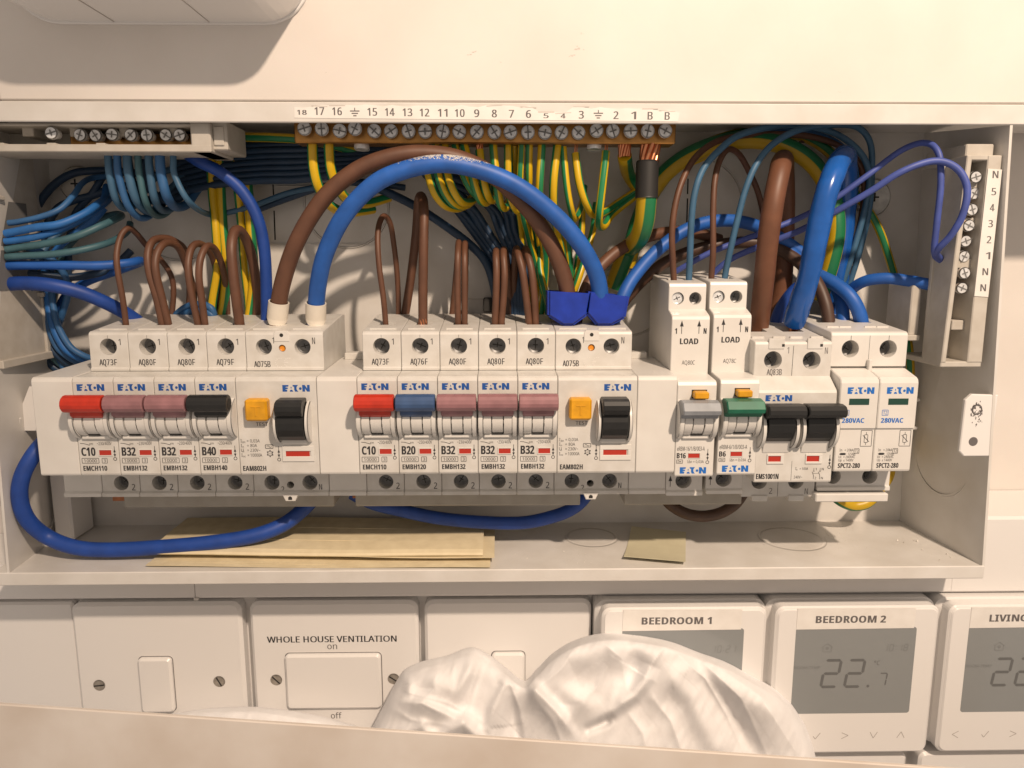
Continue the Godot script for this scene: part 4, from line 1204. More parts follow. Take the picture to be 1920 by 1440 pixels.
# pts: where the cable shows in the photograph and how far before the back panel it runs there
func cable(called: String, label: String, group: String, material: String, r: float, pts: Array, turn := 0.0, bumps := 0.0, category := "cable") -> MeshInstance3D:
	var p := PackedVector3Array()
	for q: Vector3 in pts:
		p.append(seen(q.x, q.y, q.z))
	var base := p[0]
	for i in p.size():
		p[i] -= base
	var t := smooth(p, 8)
	var radii := PackedFloat32Array()
	var rng := RandomNumberGenerator.new()
	rng.seed = int(base.x * 13.0 + base.y * 7.0) + 991
	var wob := 0.0
	for i in t.size():
		wob = lerpf(wob, rng.randf_range(-1, 1), 0.35)
		radii.append(r + bumps * wob)
	var s := Shape.new()
	s.tube(t, radii, 18 if r > 2.6 else 12, turn, 0.006 if material.begins_with("earth") else 0.0)
	var o := single(called, s, mats[material], mm(base.x, base.y, base.z))
	tag(o, label, category, group)
	return o

func collar(o: MeshInstance3D, called: String, material: String, a: Vector3, b: Vector3, steps: Array) -> void:
	var p := seen(a.x, a.y, a.z)
	var q := seen(b.x, b.y, b.z)
	var s := Shape.new()
	var base := (o.position - Vector3(0, EYE.y, 0)) / U
	var l := p.distance_to(q)
	var f := []
	for k: Vector2 in steps:
		f.append(Vector2(k.x * l, k.y))
	s.lathe(p - base, q - p, f, 24)
	part(called, s.mesh(), mats[material], o)

func V(x: float, y: float, z: float) -> Vector3:
	return Vector3(x, y, z)

func strands(o: MeshInstance3D, a: Vector3, b: Vector3, r: float, count: int) -> void:
	var base := (o.position - Vector3(0, EYE.y, 0)) / U
	var p := seen(a.x, a.y, a.z) - base
	var q := seen(b.x, b.y, b.z) - base
	var s := Shape.new()
	for i in count:
		var a0 := TAU * i / count
		var pts := PackedVector3Array()
		for k in 5:
			var f := k / 4.0
			var ang := a0 + f * 0.8
			pts.append(p.lerp(q, f) + Vector3(cos(ang) * r * (1.0 - 0.1 * f), 0, sin(ang) * r * (1.0 - 0.1 * f)))
		var rr := PackedFloat32Array()
		rr.resize(5)
		rr.fill(minf(r * 0.42, r * sin(PI / count) * 1.05))
		s.tube(pts, rr, 7)
	part("bare_strands", s.mesh(), mats.copper, o)

func big_cables() -> void:
	var o := cable("supply_cable", "thick brown cable arching over the middle breakers behind the blue one", "", "brown", 3.75, [V(519, 640, 41), V(521, 590, 42), V(530, 530, 46), V(558, 450, 51), V(607, 372, 54), V(668, 320, 55), V(735, 294, 55), V(800, 288, 54), V(868, 300, 53), V(930, 333, 52), V(990, 392, 50), V(1032, 455, 48), V(1058, 520, 45), V(1066, 575, 42), V(1066, 604, 41)])
	collar(o, "end_sleeve", "ferrule", V(518.5, 611, 41.2), V(523, 566, 43.5), [Vector2(0, 0), Vector2(0.02, 3.3), Vector2(0.2, 4.3), Vector2(0.35, 4.75), Vector2(1, 4.75), Vector2(1, 4.2), Vector2(0.8, 4.1)])
	o = cable("supply_cable", "thick bright blue cable arching over the middle breakers, dusted with plaster", "", "blue", 3.85, [V(592, 640, 41), V(592, 590, 42), V(597, 530, 48), V(612, 470, 54), V(647, 402, 59), V(702, 345, 61), V(762, 318, 61.5), V(830, 307, 61.5), V(900, 319, 60.5), V(972, 350, 59), V(1040, 403, 56), V(1088, 458, 53), V(1118, 515, 48), V(1127, 570, 43), V(1126, 604, 41)])
	collar(o, "end_sleeve", "ferrule", V(592, 612, 41.2), V(592.5, 568, 44), [Vector2(0, 0), Vector2(0.02, 3.3), Vector2(0.2, 4.3), Vector2(0.35, 4.75), Vector2(1, 4.75), Vector2(1, 4.2), Vector2(0.8, 4.1)])
	# plaster dust on top of the arch
	var base := (o.position - Vector3(0, EYE.y, 0)) / U
	var line := PackedVector3Array()
	for q: Vector3 in [V(702, 345, 61), V(762, 318, 61.5), V(830, 307, 61.5), V(900, 319, 60.5), V(972, 350, 59)]:
		line.append(seen(q.x, q.y, q.z) - base)
	var rng := RandomNumberGenerator.new()
	rng.seed = 77
	var s := Shape.new()
	for i in 1500:
		var f := clampf(rng.randfn(2.15, 0.5), 0.9, 3.7)
		var k := int(f)
		var c := line[k].cubic_interpolate(line[k + 1], line[k - 1], line[mini(k + 2, 4)], f - k)
		var t := (line[k + 1] - line[k]).normalized()
		var up := (Vector3.UP - t * t.y).normalized()
		var a := clampf(rng.randfn(0.42, 0.36), -0.6, 1.25 - absf(f - 2.2) * 0.4)
		var n := up * cos(a) + t.cross(up) * sin(a)
		if n.z < -0.2:
			n.z = -n.z
		var e := rng.randf_range(0.08, 0.34) * (1.0 if rng.randf() < 0.93 else 1.7)
		var u1 := t.rotated(n, rng.randf() * TAU)
		var v1 := n.cross(u1)
		var m := c + n * (3.86 + rng.randf() * 0.06)
		s.tri(m + u1 * e, m - u1 * e * 0.8 + v1 * e * 0.7, m - u1 * e * 0.4 - v1 * e * 0.8, n)
	part("plaster_dust", s.mesh(), mats.dust, o).set_meta("kind", "stuff")
	cable("supply_cable", "thick brown cable leaving the first blue cover towards the right", "", "brown", 2.9, [V(1080, 604, 36), V(1090, 565, 36), V(1110, 520, 33), V(1150, 477, 28), V(1200, 449, 22), V(1250, 436, 16), V(1300, 436, 10), V(1350, 450, 7)])
	cable("supply_cable", "blue cable leaving the second blue cover and curving behind the tall breakers", "", "blue", 3.1, [V(1150, 604, 38), V(1166, 560, 38), V(1188, 520, 35), V(1232, 470, 31), V(1288, 430, 27), V(1345, 414, 23), V(1400, 418, 18), V(1452, 440, 14), V(1510, 480, 14), V(1560, 525, 18), V(1578, 570, 26), V(1582, 625, 32)])
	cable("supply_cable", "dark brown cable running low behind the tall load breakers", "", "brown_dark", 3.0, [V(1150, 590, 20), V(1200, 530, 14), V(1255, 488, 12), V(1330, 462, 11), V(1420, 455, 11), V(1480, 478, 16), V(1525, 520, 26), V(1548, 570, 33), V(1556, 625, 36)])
	cable("supply_tail", "thick brown insulated tail dropping into the main switch", "", "brown_tail", 4.7, [V(1420, 640, 32), V(1424, 600, 34), V(1432, 530, 44), V(1440, 450, 50), V(1450, 380, 52), V(1461, 325, 48), V(1466, 304, 38), V(1470, 310, 24), V(1472, 400, 12), V(1466, 540, 8), V(1440, 640, 8)], 0.0, 0.12)
	o = cable("supply_tail", "thick glossy tail wrapped in blue tape above the main switch", "", "blue_tape", 5.0, [V(1488, 606, 36), V(1500, 570, 42), V(1517, 515, 48), V(1530, 450, 52), V(1546, 375, 53), V(1562, 328, 50), V(1576, 300, 42), V(1586, 300, 28), V(1586, 380, 16), V(1576, 480, 10), V(1566, 600, 8)], 0.0, 0.45)
	collar(o, "bare_core", "copper", V(1490, 606, 35.6), V(1488, 640, 32), [Vector2(0, 2.6), Vector2(1, 2.6)])
	cable("supply_cable", "blue cable bending down into the last surge terminal", "", "blue", 3.3, [V(1478, 470, 14), V(1520, 508, 18), V(1562, 530, 27), V(1594, 556, 34), V(1612, 590, 36), V(1618, 630, 35)])
	cable("supply_cable", "dark blue cable rising steeply behind the taped blue tail", "", "blue_deep", 3.2, [V(1446, 640, 18), V(1462, 585, 20), V(1490, 545, 22), V(1520, 528, 20), V(1560, 520, 14)])
	cable("supply_cable", "blue cable crossing to the lettered neutral bar on the right", "", "blue", 2.75, [V(1560, 590, 12), V(1590, 549, 18), V(1620, 528, 26), V(1660, 522, 32), V(1700, 526, 36), V(1740, 533, 41), V(1780, 541, 46)])
	cable("supply_cable", "thick deep blue cable looping out low at the left end of the rail", "", "blue_deep", 3.6, [V(130, 795, 36), V(98, 815, 42), V(66, 848, 50), V(42, 892, 54), V(37, 935, 55), V(52, 975, 53), V(88, 1006, 47), V(140, 1026, 48), V(205, 1031, 48), V(300, 1026, 48), V(400, 1017, 48), V(478, 1004, 46), V(530, 984, 42), V(566, 957, 36), V(590, 930, 32), V(598, 905, 30)])
	cable("supply_cable", "deep blue cable sagging under the middle bank of breakers", "", "blue_deep", 3.3, [V(660, 925, 26), V(700, 944, 28), V(748, 956, 30), V(820, 971, 32), V(900, 979, 33), V(980, 980, 33), V(1038, 968, 32), V(1074, 953, 30), V(1098, 930, 28), V(1106, 900, 28)])
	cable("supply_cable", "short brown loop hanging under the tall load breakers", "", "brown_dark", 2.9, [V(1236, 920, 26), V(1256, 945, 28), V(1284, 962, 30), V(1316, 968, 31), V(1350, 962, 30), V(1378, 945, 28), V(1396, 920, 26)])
	cable("earth_cable", "green and yellow cable loop hanging under the surge protector", "", "earth_thick", 2.9, [V(1560, 925, 20), V(1578, 940, 22), V(1602, 948, 22), V(1628, 941, 22), V(1650, 915, 18), V(1668, 880, 12), V(1660, 800, 8), V(1640, 740, 6)], 0.0)
	cable("earth_cable", "slim green earth cable running down beside the surge protector", "", "earth_thick", 2.05, [V(1590, 345, 8), V(1622, 386, 11), V(1648, 430, 12), V(1672, 500, 12), V(1692, 580, 12), V(1704, 650, 12), V(1707, 710, 12), V(1700, 790, 10), V(1680, 860, 8)], -1.1)
	cable("supply_cable", "deep blue cable dropping from the top left bar past the yellow wires", "", "blue_deep", 2.75, [V(340, 280, 36), V(372, 302, 38), V(412, 322, 38), V(452, 356, 36), V(480, 402, 34), V(494, 455, 32), V(499, 520, 30), V(500, 600, 28), V(500, 640, 28)])
	cable("supply_cable", "deep blue cable from the left bar sloping behind the first breaker", "", "blue_deep", 3.2, [V(6, 534, 42), V(40, 531, 44), V(90, 534, 44), V(145, 546, 40), V(195, 566, 34), V(240, 590, 26), V(275, 615, 20)])

func brown_wires() -> void:
	var g := "brown wires rising from the breaker terminals"
	cable("phase_wire", "thin brown wire looping up from the red breaker at the left end", g, "brown", 1.35, [V(237, 632, 40), V(236, 606, 40), V(230, 560, 42), V(221, 510, 43), V(219, 475, 42), V(227, 442, 38), V(241, 428, 34), V(256, 438, 28), V(276, 462, 20), V(302, 488, 14), V(322, 520, 11), V(325, 560, 10), V(318, 620, 10)], 0, 0, "wire")
	cable("phase_wire", "outer of two brown loops on the first mauve breaker of the left bank", g, "brown", 1.75, [V(306, 632, 40), V(304, 606, 40), V(294, 560, 42), V(281, 515, 43), V(277, 480, 42), V(284, 455, 38), V(300, 447, 32), V(322, 450, 26), V(344, 466, 18), V(354, 500, 13), V(356, 560, 10), V(350, 620, 10)], 0, 0, "wire")
	cable("phase_wire", "inner of two brown loops on the first mauve breaker of the left bank", g, "brown", 1.75, [V(317, 632, 40), V(315, 606, 40), V(304, 560, 42), V(293, 515, 44), V(292, 485, 43), V(302, 462, 39), V(318, 455, 33), V(336, 466, 26), V(350, 500, 18), V(362, 545, 12), V(364, 620, 10)], 0, 0, "wire")
	cable("phase_wire", "outer of two brown loops on the second mauve breaker of the left bank", g, "brown", 1.65, [V(374, 632, 40), V(371, 606, 40), V(361, 560, 42), V(354, 520, 43), V(353, 490, 42), V(360, 464, 38), V(374, 457, 32), V(392, 470, 24), V(404, 500, 17), V(410, 550, 12), V(410, 625, 10)], 0, 0, "wire")
	cable("phase_wire", "inner of two brown loops on the second mauve breaker of the left bank", g, "brown", 1.65, [V(387, 632, 40), V(384, 606, 40), V(378, 560, 42), V(373, 520, 43.5), V(376, 485, 42), V(388, 462, 37), V(403, 468, 30), V(417, 500, 22), V(424, 545, 15), V(427, 625, 12)], 0, 0, "wire")
	cable("phase_wire", "thicker brown loop on the black lever breaker of the left bank", g, "brown", 2.35, [V(452, 635, 40), V(449, 606, 40), V(443, 560, 43), V(437, 510, 44), V(434, 465, 43), V(439, 436, 38), V(450, 433, 32), V(464, 455, 25), V(476, 500, 19), V(483, 560, 15), V(478, 630, 14)], 0, 0, "wire")
	cable("phase_wire", "narrow hairpin brown wire on the red breaker of the middle bank", g, "brown", 1.35, [V(724, 632, 40), V(723, 606, 40), V(719, 560, 42), V(711, 500, 43), V(708, 450, 41), V(711, 420, 37), V(720, 405, 32), V(731, 418, 27), V(738, 455, 22), V(745, 520, 16), V(747, 590, 12), V(744, 630, 12)], 0, 0, "wire")
	cable("phase_wire", "tall brown wire on the blue lever breaker reaching highest of the middle bank", g, "brown", 2.2, [V(793, 630, 40), V(793, 596, 40), V(793, 540, 42), V(794, 460, 43), V(795, 400, 41), V(793, 375, 36), V(788, 368, 30), V(784, 385, 23), V(780, 440, 17), V(769, 530, 12), V(756, 610, 10)], 0, 0, "wire")
	strands(get_node("phase_wire_007"), V(793, 616, 40), V(793, 597, 40), 1.7, 8)
	var groups := ["first mauve breaker of the middle bank", "second mauve breaker of the middle bank", "last mauve breaker of the middle bank"]
	cable("phase_wire", "left brown wire of the straight pair on the " + groups[0], g, "brown", 1.5, [V(859, 632, 40), V(859, 606, 40), V(858, 550, 42), V(858, 490, 42), V(859, 465, 38), V(860, 454, 31), V(859, 470, 22), V(853, 540, 14), V(844, 620, 10)], 0, 0, "wire")
	cable("phase_wire", "right brown wire of the straight pair on the " + groups[0], g, "brown", 1.5, [V(871, 632, 40), V(871, 604, 40), V(871, 550, 42), V(871, 495, 42), V(871, 468, 38), V(872, 456, 31), V(873, 475, 22), V(872, 545, 14), V(868, 620, 10)], 0, 0, "wire")
	cable("phase_wire", "left brown wire of the pair on the " + groups[1], g, "brown", 1.65, [V(928, 634, 40), V(928, 606, 40), V(930, 560, 42), V(931, 510, 43), V(930, 480, 40), V(931, 470, 32), V(934, 490, 22), V(930, 560, 14), V(924, 620, 10)], 0, 0, "wire")
	cable("phase_wire", "right brown wire of the pair on the " + groups[1], g, "brown", 1.65, [V(940, 634, 40), V(940, 604, 40), V(944, 560, 42), V(946, 515, 43), V(944, 480, 40), V(945, 468, 32), V(950, 490, 22), V(956, 560, 14), V(957, 620, 10)], 0, 0, "wire")
	cable("phase_wire", "left wire of the leaning pair on the " + groups[2], g, "brown", 1.7, [V(993, 636, 40), V(992, 606, 40), V(987, 560, 42), V(980, 510, 43), V(972, 478, 40), V(968, 467, 32), V(965, 490, 22), V(964, 560, 14), V(966, 620, 10)], 0, 0, "wire")
	cable("phase_wire", "right wire of the leaning pair on the " + groups[2], g, "brown", 1.7, [V(1004, 636, 40), V(1004, 604, 40), V(1002, 560, 42), V(997, 510, 43), V(990, 480, 40), V(985, 467, 32), V(981, 490, 22), V(979, 560, 14), V(977, 620, 10)], 0, 0, "wire")
	g = "wires of the tall load breakers"
	cable("phase_wire", "brown wire into the left terminal of the grey lever load breaker", g, "brown", 1.5, [V(1264, 545, 38), V(1263, 518, 38), V(1261, 480, 42), V(1260, 435, 44), V(1265, 390, 44), V(1277, 345, 42), V(1298, 303, 38), V(1328, 274, 32), V(1368, 258, 26), V(1430, 252, 20), V(1520, 256, 16), V(1585, 280, 14), V(1618, 320, 13), V(1626, 370, 12), V(1608, 440, 12), V(1585, 505, 12), V(1560, 590, 10)], 0, 0, "wire")
	cable("neutral_wire", "dusty blue wire into the right terminal of the grey lever load breaker", g, "blue_dusty", 1.55, [V(1290, 545, 38), V(1292, 514, 38), V(1294, 470, 42), V(1296, 420, 44), V(1302, 365, 45), V(1318, 318, 44), V(1348, 282, 42), V(1385, 254, 38), V(1440, 239, 34), V(1500, 234, 28), V(1565, 250, 22), V(1612, 285, 19), V(1630, 330, 17), V(1622, 390, 16), V(1600, 470, 14), V(1577, 540, 12), V(1560, 600, 10)], 0, 0, "wire")
	cable("phase_wire", "brown wire into the left terminal of the green lever load breaker", g, "brown", 1.45, [V(1333, 545, 38), V(1334, 516, 38), V(1337, 470, 42), V(1337, 400, 42), V(1340, 340, 40), V(1350, 300, 36), V(1366, 280, 30), V(1386, 290, 24), V(1406, 325, 18), V(1424, 370, 14), V(1436, 440, 11), V(1440, 560, 9)], 0, 0, "wire")
	cable("neutral_wire", "dusty blue wire into the right terminal of the green lever load breaker", g, "blue_dusty", 1.5, [V(1357, 545, 38), V(1360, 514, 38), V(1369, 470, 42), V(1382, 415, 45), V(1398, 355, 46), V(1420, 305, 45), V(1452, 268, 42), V(1500, 243, 36), V(1560, 234, 28), V(1606, 238, 22), V(1630, 264, 18), V(1635, 310, 16), V(1630, 390, 13), V(1612, 470, 12), V(1590, 540, 10), V(1570, 600, 8)], 0, 0, "wire")
	g = "violet wires looping to the lettered neutral bar"
	cable("neutral_wire", "upper violet wire arching towards the lettered neutral bar", g, "violet", 1.4, [V(1262, 512, 22), V(1290, 496, 26), V(1340, 470, 30), V(1430, 436, 32), V(1500, 408, 34), V(1560, 376, 38), V(1625, 330, 42), V(1690, 282, 44), V(1735, 268, 52), V(1760, 288, 58), V(1764, 345, 60), V(1757, 415, 59), V(1752, 470, 56), V(1760, 486, 50), V(1778, 492, 47)], 0, 0, "wire")
	cable("neutral_wire", "lower violet wire bending round beside the lettered neutral bar", g, "violet", 1.5, [V(1330, 520, 22), V(1370, 486, 28), V(1440, 456, 34), V(1500, 432, 40), V(1560, 400, 46), V(1630, 360, 54), V(1690, 322, 60), V(1750, 302, 62), V(1792, 314, 64), V(1813, 350, 66), V(1806, 400, 66), V(1784, 440, 63), V(1757, 470, 57), V(1762, 484, 51), V(1778, 490, 47)], 0, 0, "wire")

func blue_wires() -> void:
	var g := "blue wires hanging from the top left neutral bar"
	var nth := ["first", "second", "third", "fourth", "fifth", "sixth", "seventh"]
	var xs := [203, 220, 239, 259, 279, 300, 325]
	var bottoms := [V(232, 390, 34), V(262, 408, 34), V(276, 396, 30), V(292, 404, 28), V(304, 394, 26), V(330, 388, 26), V(392, 402, 18)]
	var rs := [1.6, 1.6, 1.9, 1.5, 1.7, 2.1, 1.4]
	var ms := ["blue_dusty", "blue_wire", "blue_dusty", "teal", "blue_dusty", "blue_wire", "blue_dusty"]
	for i in 7:
		var b: Vector3 = bottoms[i]
		var p := [V(xs[i], 280, 46), V(xs[i], 300, 46), V(xs[i] + 3, 330, 46), V(lerpf(xs[i], b.x, 0.45), lerpf(330, b.y, 0.68), 43), b]
		if i == 6:
			p.append_array([V(430, 398, 14), V(480, 384, 14), V(540, 362, 13), V(600, 350, 12), V(680, 340, 8)])
		else:
			p.append_array([V(b.x + 22, b.y - 6, b.z - 10), V(b.x + 40, b.y - 32, b.z - 16), V(b.x + 80, b.y - 70, 10), V(b.x + 180, 310 + i * 4, 8), V(620, 290 + i * 8, 6)])
		cable("neutral_wire", "%s of the seven blue wires hanging from the top left bar" % nth[i] if i < 6 else "last of the blue wires hanging from the top left bar, swinging right", g, ms[i], rs[i], p, 0, 0, "wire")
	g = "dark blue wires behind the first hanging row"
	for i in 3:
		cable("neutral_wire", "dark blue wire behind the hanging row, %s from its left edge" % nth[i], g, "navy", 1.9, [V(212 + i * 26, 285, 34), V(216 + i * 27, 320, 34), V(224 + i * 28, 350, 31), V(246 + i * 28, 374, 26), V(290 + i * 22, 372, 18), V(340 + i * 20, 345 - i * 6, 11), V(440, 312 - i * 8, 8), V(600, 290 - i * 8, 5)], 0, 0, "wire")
	g = "blue wires entering the left neutral bar"
	cable("neutral_wire", "thin dusty blue wire entering the left bar highest of all", g, "blue_wire", 1.35, [V(16, 418, 46), V(34, 416, 46), V(75, 407, 46), V(112, 392, 43), V(138, 366, 36), V(153, 345, 26), V(172, 334, 16), V(205, 330, 10)], 0, 0, "wire")
	cable("neutral_wire", "bright blue wire entering the left bar just under the thin one", g, "blue_bright", 1.75, [V(10, 438, 48), V(30, 434, 48), V(70, 426, 48), V(112, 420, 46), V(155, 402, 40), V(182, 384, 32), V(196, 372, 20), V(200, 350, 10)], 0, 0, "wire")
	cable("neutral_wire", "bright blue wire below the other bright one at the left bar", g, "blue_bright", 1.6, [V(10, 452, 47), V(30, 450, 47), V(72, 443, 46), V(115, 430, 43), V(158, 408, 36), V(190, 386, 26), V(206, 372, 14)], 0, 0, "wire")
	cable("neutral_wire", "upper teal wire entering the left bar and hooking back", g, "teal", 1.65, [V(12, 468, 46), V(34, 464, 46), V(84, 457, 46), V(140, 444, 44), V(188, 424, 38), V(218, 410, 28), V(228, 404, 18), V(215, 402, 12), V(180, 415, 9), V(130, 460, 8), V(105, 520, 8), V(96, 600, 10)], 0, 0, "wire")
	cable("neutral_wire", "lower teal wire entering the left bar", g, "teal", 1.6, [V(12, 482, 46), V(40, 480, 46), V(95, 477, 45), V(150, 469, 42), V(198, 457, 34), V(226, 444, 22), V(240, 432, 12), V(244, 418, 8)], 0, 0, "wire")
	cable("neutral_wire", "mid blue wire crossing level from the left bar and folding back", g, "blue", 2.1, [V(14, 498, 44), V(40, 497, 44), V(110, 497, 42), V(180, 498, 38), V(236, 494, 32), V(262, 489, 24), V(258, 494, 15), V(220, 508, 11), V(160, 530, 9), V(120, 560, 8), V(100, 620, 9)], 0, 0, "wire")
	g = "dark blue wires on the back panel at the left"
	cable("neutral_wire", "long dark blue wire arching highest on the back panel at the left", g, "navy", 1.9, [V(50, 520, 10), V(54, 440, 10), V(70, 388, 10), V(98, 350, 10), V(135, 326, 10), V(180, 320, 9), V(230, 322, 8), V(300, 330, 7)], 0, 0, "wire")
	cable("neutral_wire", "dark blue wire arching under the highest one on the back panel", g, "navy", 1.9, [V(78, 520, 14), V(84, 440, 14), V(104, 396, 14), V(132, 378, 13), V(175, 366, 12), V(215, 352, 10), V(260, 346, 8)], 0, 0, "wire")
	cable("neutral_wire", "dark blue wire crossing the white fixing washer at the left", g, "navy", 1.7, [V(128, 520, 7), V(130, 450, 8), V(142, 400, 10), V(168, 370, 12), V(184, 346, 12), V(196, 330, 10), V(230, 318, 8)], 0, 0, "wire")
	g = "blue wires dropping behind the left end of the rail"
	for i in 6:
		var dx := [0, 12, 22, 34, 46, 58][i] as int
		cable("neutral_wire", "%s of the blue wires dropping behind the left rail end" % nth[i], g, ["navy", "teal", "navy", "blue_wire", "blue_bright", "blue_wire"][i], [2.0, 1.6, 2.0, 1.6, 1.9, 1.5][i], [V(70 + dx * 0.5, 470, 8 + i * 2), V(62 + dx * 0.6, 540, 12 + i * 2), V(62 + dx * 0.75, 600, 14 + i * 2), V(70 + dx, 645, 14 + i * 2), V(84 + dx * 1.2, 670 - i, 13 + i * 2), V(110 + dx * 1.4, 694 - i * 3, 12 + i), V(170 + dx, 715 - i * 4, 10)], 0, 0, "wire")
	for i in 2:
		cable("neutral_wire", ["curled blue wire end low behind the second mauve breaker", "curled blue wire end just under its twin behind the second mauve breaker"][i], "", "blue_wire", 1.7, [V(320, 600 + i * 14, 8), V(345, 578 + i * 12, 12), V(372, 570 + i * 12, 16), V(396, 578 + i * 12, 18), V(404, 604 + i * 8, 16)], 0, 0, "wire")
	g = "dark bundle crossing behind the earth bar"
	for i in 8:
		var y := 262.0 + i * 11.0
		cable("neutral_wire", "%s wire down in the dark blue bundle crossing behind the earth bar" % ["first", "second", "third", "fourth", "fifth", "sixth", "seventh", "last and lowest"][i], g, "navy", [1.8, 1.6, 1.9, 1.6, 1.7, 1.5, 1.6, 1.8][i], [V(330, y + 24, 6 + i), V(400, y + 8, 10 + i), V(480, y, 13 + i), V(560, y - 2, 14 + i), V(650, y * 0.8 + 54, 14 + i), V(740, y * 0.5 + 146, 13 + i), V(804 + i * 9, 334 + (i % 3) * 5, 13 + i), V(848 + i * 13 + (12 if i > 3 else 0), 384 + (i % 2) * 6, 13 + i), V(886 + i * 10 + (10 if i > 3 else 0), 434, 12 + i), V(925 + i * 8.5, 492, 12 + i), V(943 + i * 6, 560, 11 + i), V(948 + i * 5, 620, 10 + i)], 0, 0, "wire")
	g = "loose blue wires tangled at the left"
	cable("neutral_wire", "mid blue wire winding down between the teal pair and the wall at the left", g, "blue_wire", 1.7, [V(30, 460, 30), V(70, 470, 28), V(110, 500, 24), V(128, 540, 20), V(116, 590, 18), V(100, 640, 16), V(120, 690, 14)], 0, 0, "wire")
	cable("neutral_wire", "bright blue wire bending round under the hanging row at the left", g, "blue_bright", 1.7, [V(196, 390, 14), V(178, 410, 16), V(150, 432, 18), V(112, 462, 20), V(84, 508, 20), V(74, 570, 18), V(80, 640, 16)], 0, 0, "wire")
	cable("neutral_wire", "navy wire crossing over beneath the level blue wire at the left", g, "navy", 1.9, [V(40, 512, 30), V(84, 516, 26), V(130, 520, 20), V(176, 514, 14), V(214, 500, 10), V(246, 470, 8)], 0, 0, "wire")
	cable("neutral_wire", "dusty blue wire rising beside the side bar at the left", g, "blue_dusty", 1.6, [V(44, 640, 24), V(46, 590, 26), V(54, 545, 28), V(66, 500, 26), V(96, 450, 20), V(140, 420, 14), V(190, 414, 9)], 0, 0, "wire")
	g = "dark wires deep behind the middle bank"
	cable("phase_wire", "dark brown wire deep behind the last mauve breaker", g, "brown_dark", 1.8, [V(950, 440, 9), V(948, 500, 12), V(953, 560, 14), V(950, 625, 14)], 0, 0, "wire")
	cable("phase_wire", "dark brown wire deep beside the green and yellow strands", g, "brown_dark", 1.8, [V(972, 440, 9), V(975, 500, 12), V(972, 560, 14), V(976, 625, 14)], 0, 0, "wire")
	cable("earth_wire", "green and yellow wire lying along the top of the dark bundle", "", "earth", 2.2, [V(400, 246, 16), V(450, 256, 18), V(510, 258, 20), V(570, 262, 20), V(640, 276, 18), V(720, 300, 10)], -1.0, 0, "wire")
	g = "thin wires arching at the upper right"
	cable("phase_wire", "thin brown wire dropping at the far right of the arching wires", g, "brown", 1.4, [V(1500, 262, 10), V(1560, 268, 10), V(1604, 296, 12), V(1620, 350, 13), V(1612, 420, 12), V(1594, 490, 11), V(1576, 560, 9)], 0, 0, "wire")
	cable("neutral_wire", "thin blue wire dropping inside the arching wires at the upper right", g, "blue_wire", 1.5, [V(1420, 246, 14), V(1500, 246, 14), V(1566, 266, 14), V(1602, 310, 14), V(1600, 380, 13), V(1578, 450, 12), V(1556, 520, 10), V(1545, 600, 8)], 0, 0, "wire")
	cable("neutral_wire", "dark blue wire rising to the left behind the brown arch", "", "navy", 1.6, [V(486, 392, 10), V(540, 372, 11), V(600, 352, 11), V(660, 340, 10), V(760, 352, 9)], 0, 0, "wire")
	cable("neutral_wire", "long dark blue wire sloping down behind the tall brown wire", "", "navy", 2.1, [V(640, 335, 10), V(700, 350, 12), V(770, 382, 14), V(830, 420, 15), V(885, 462, 15), V(915, 500, 14), V(930, 560, 12), V(936, 620, 10)], 0, 0, "wire")

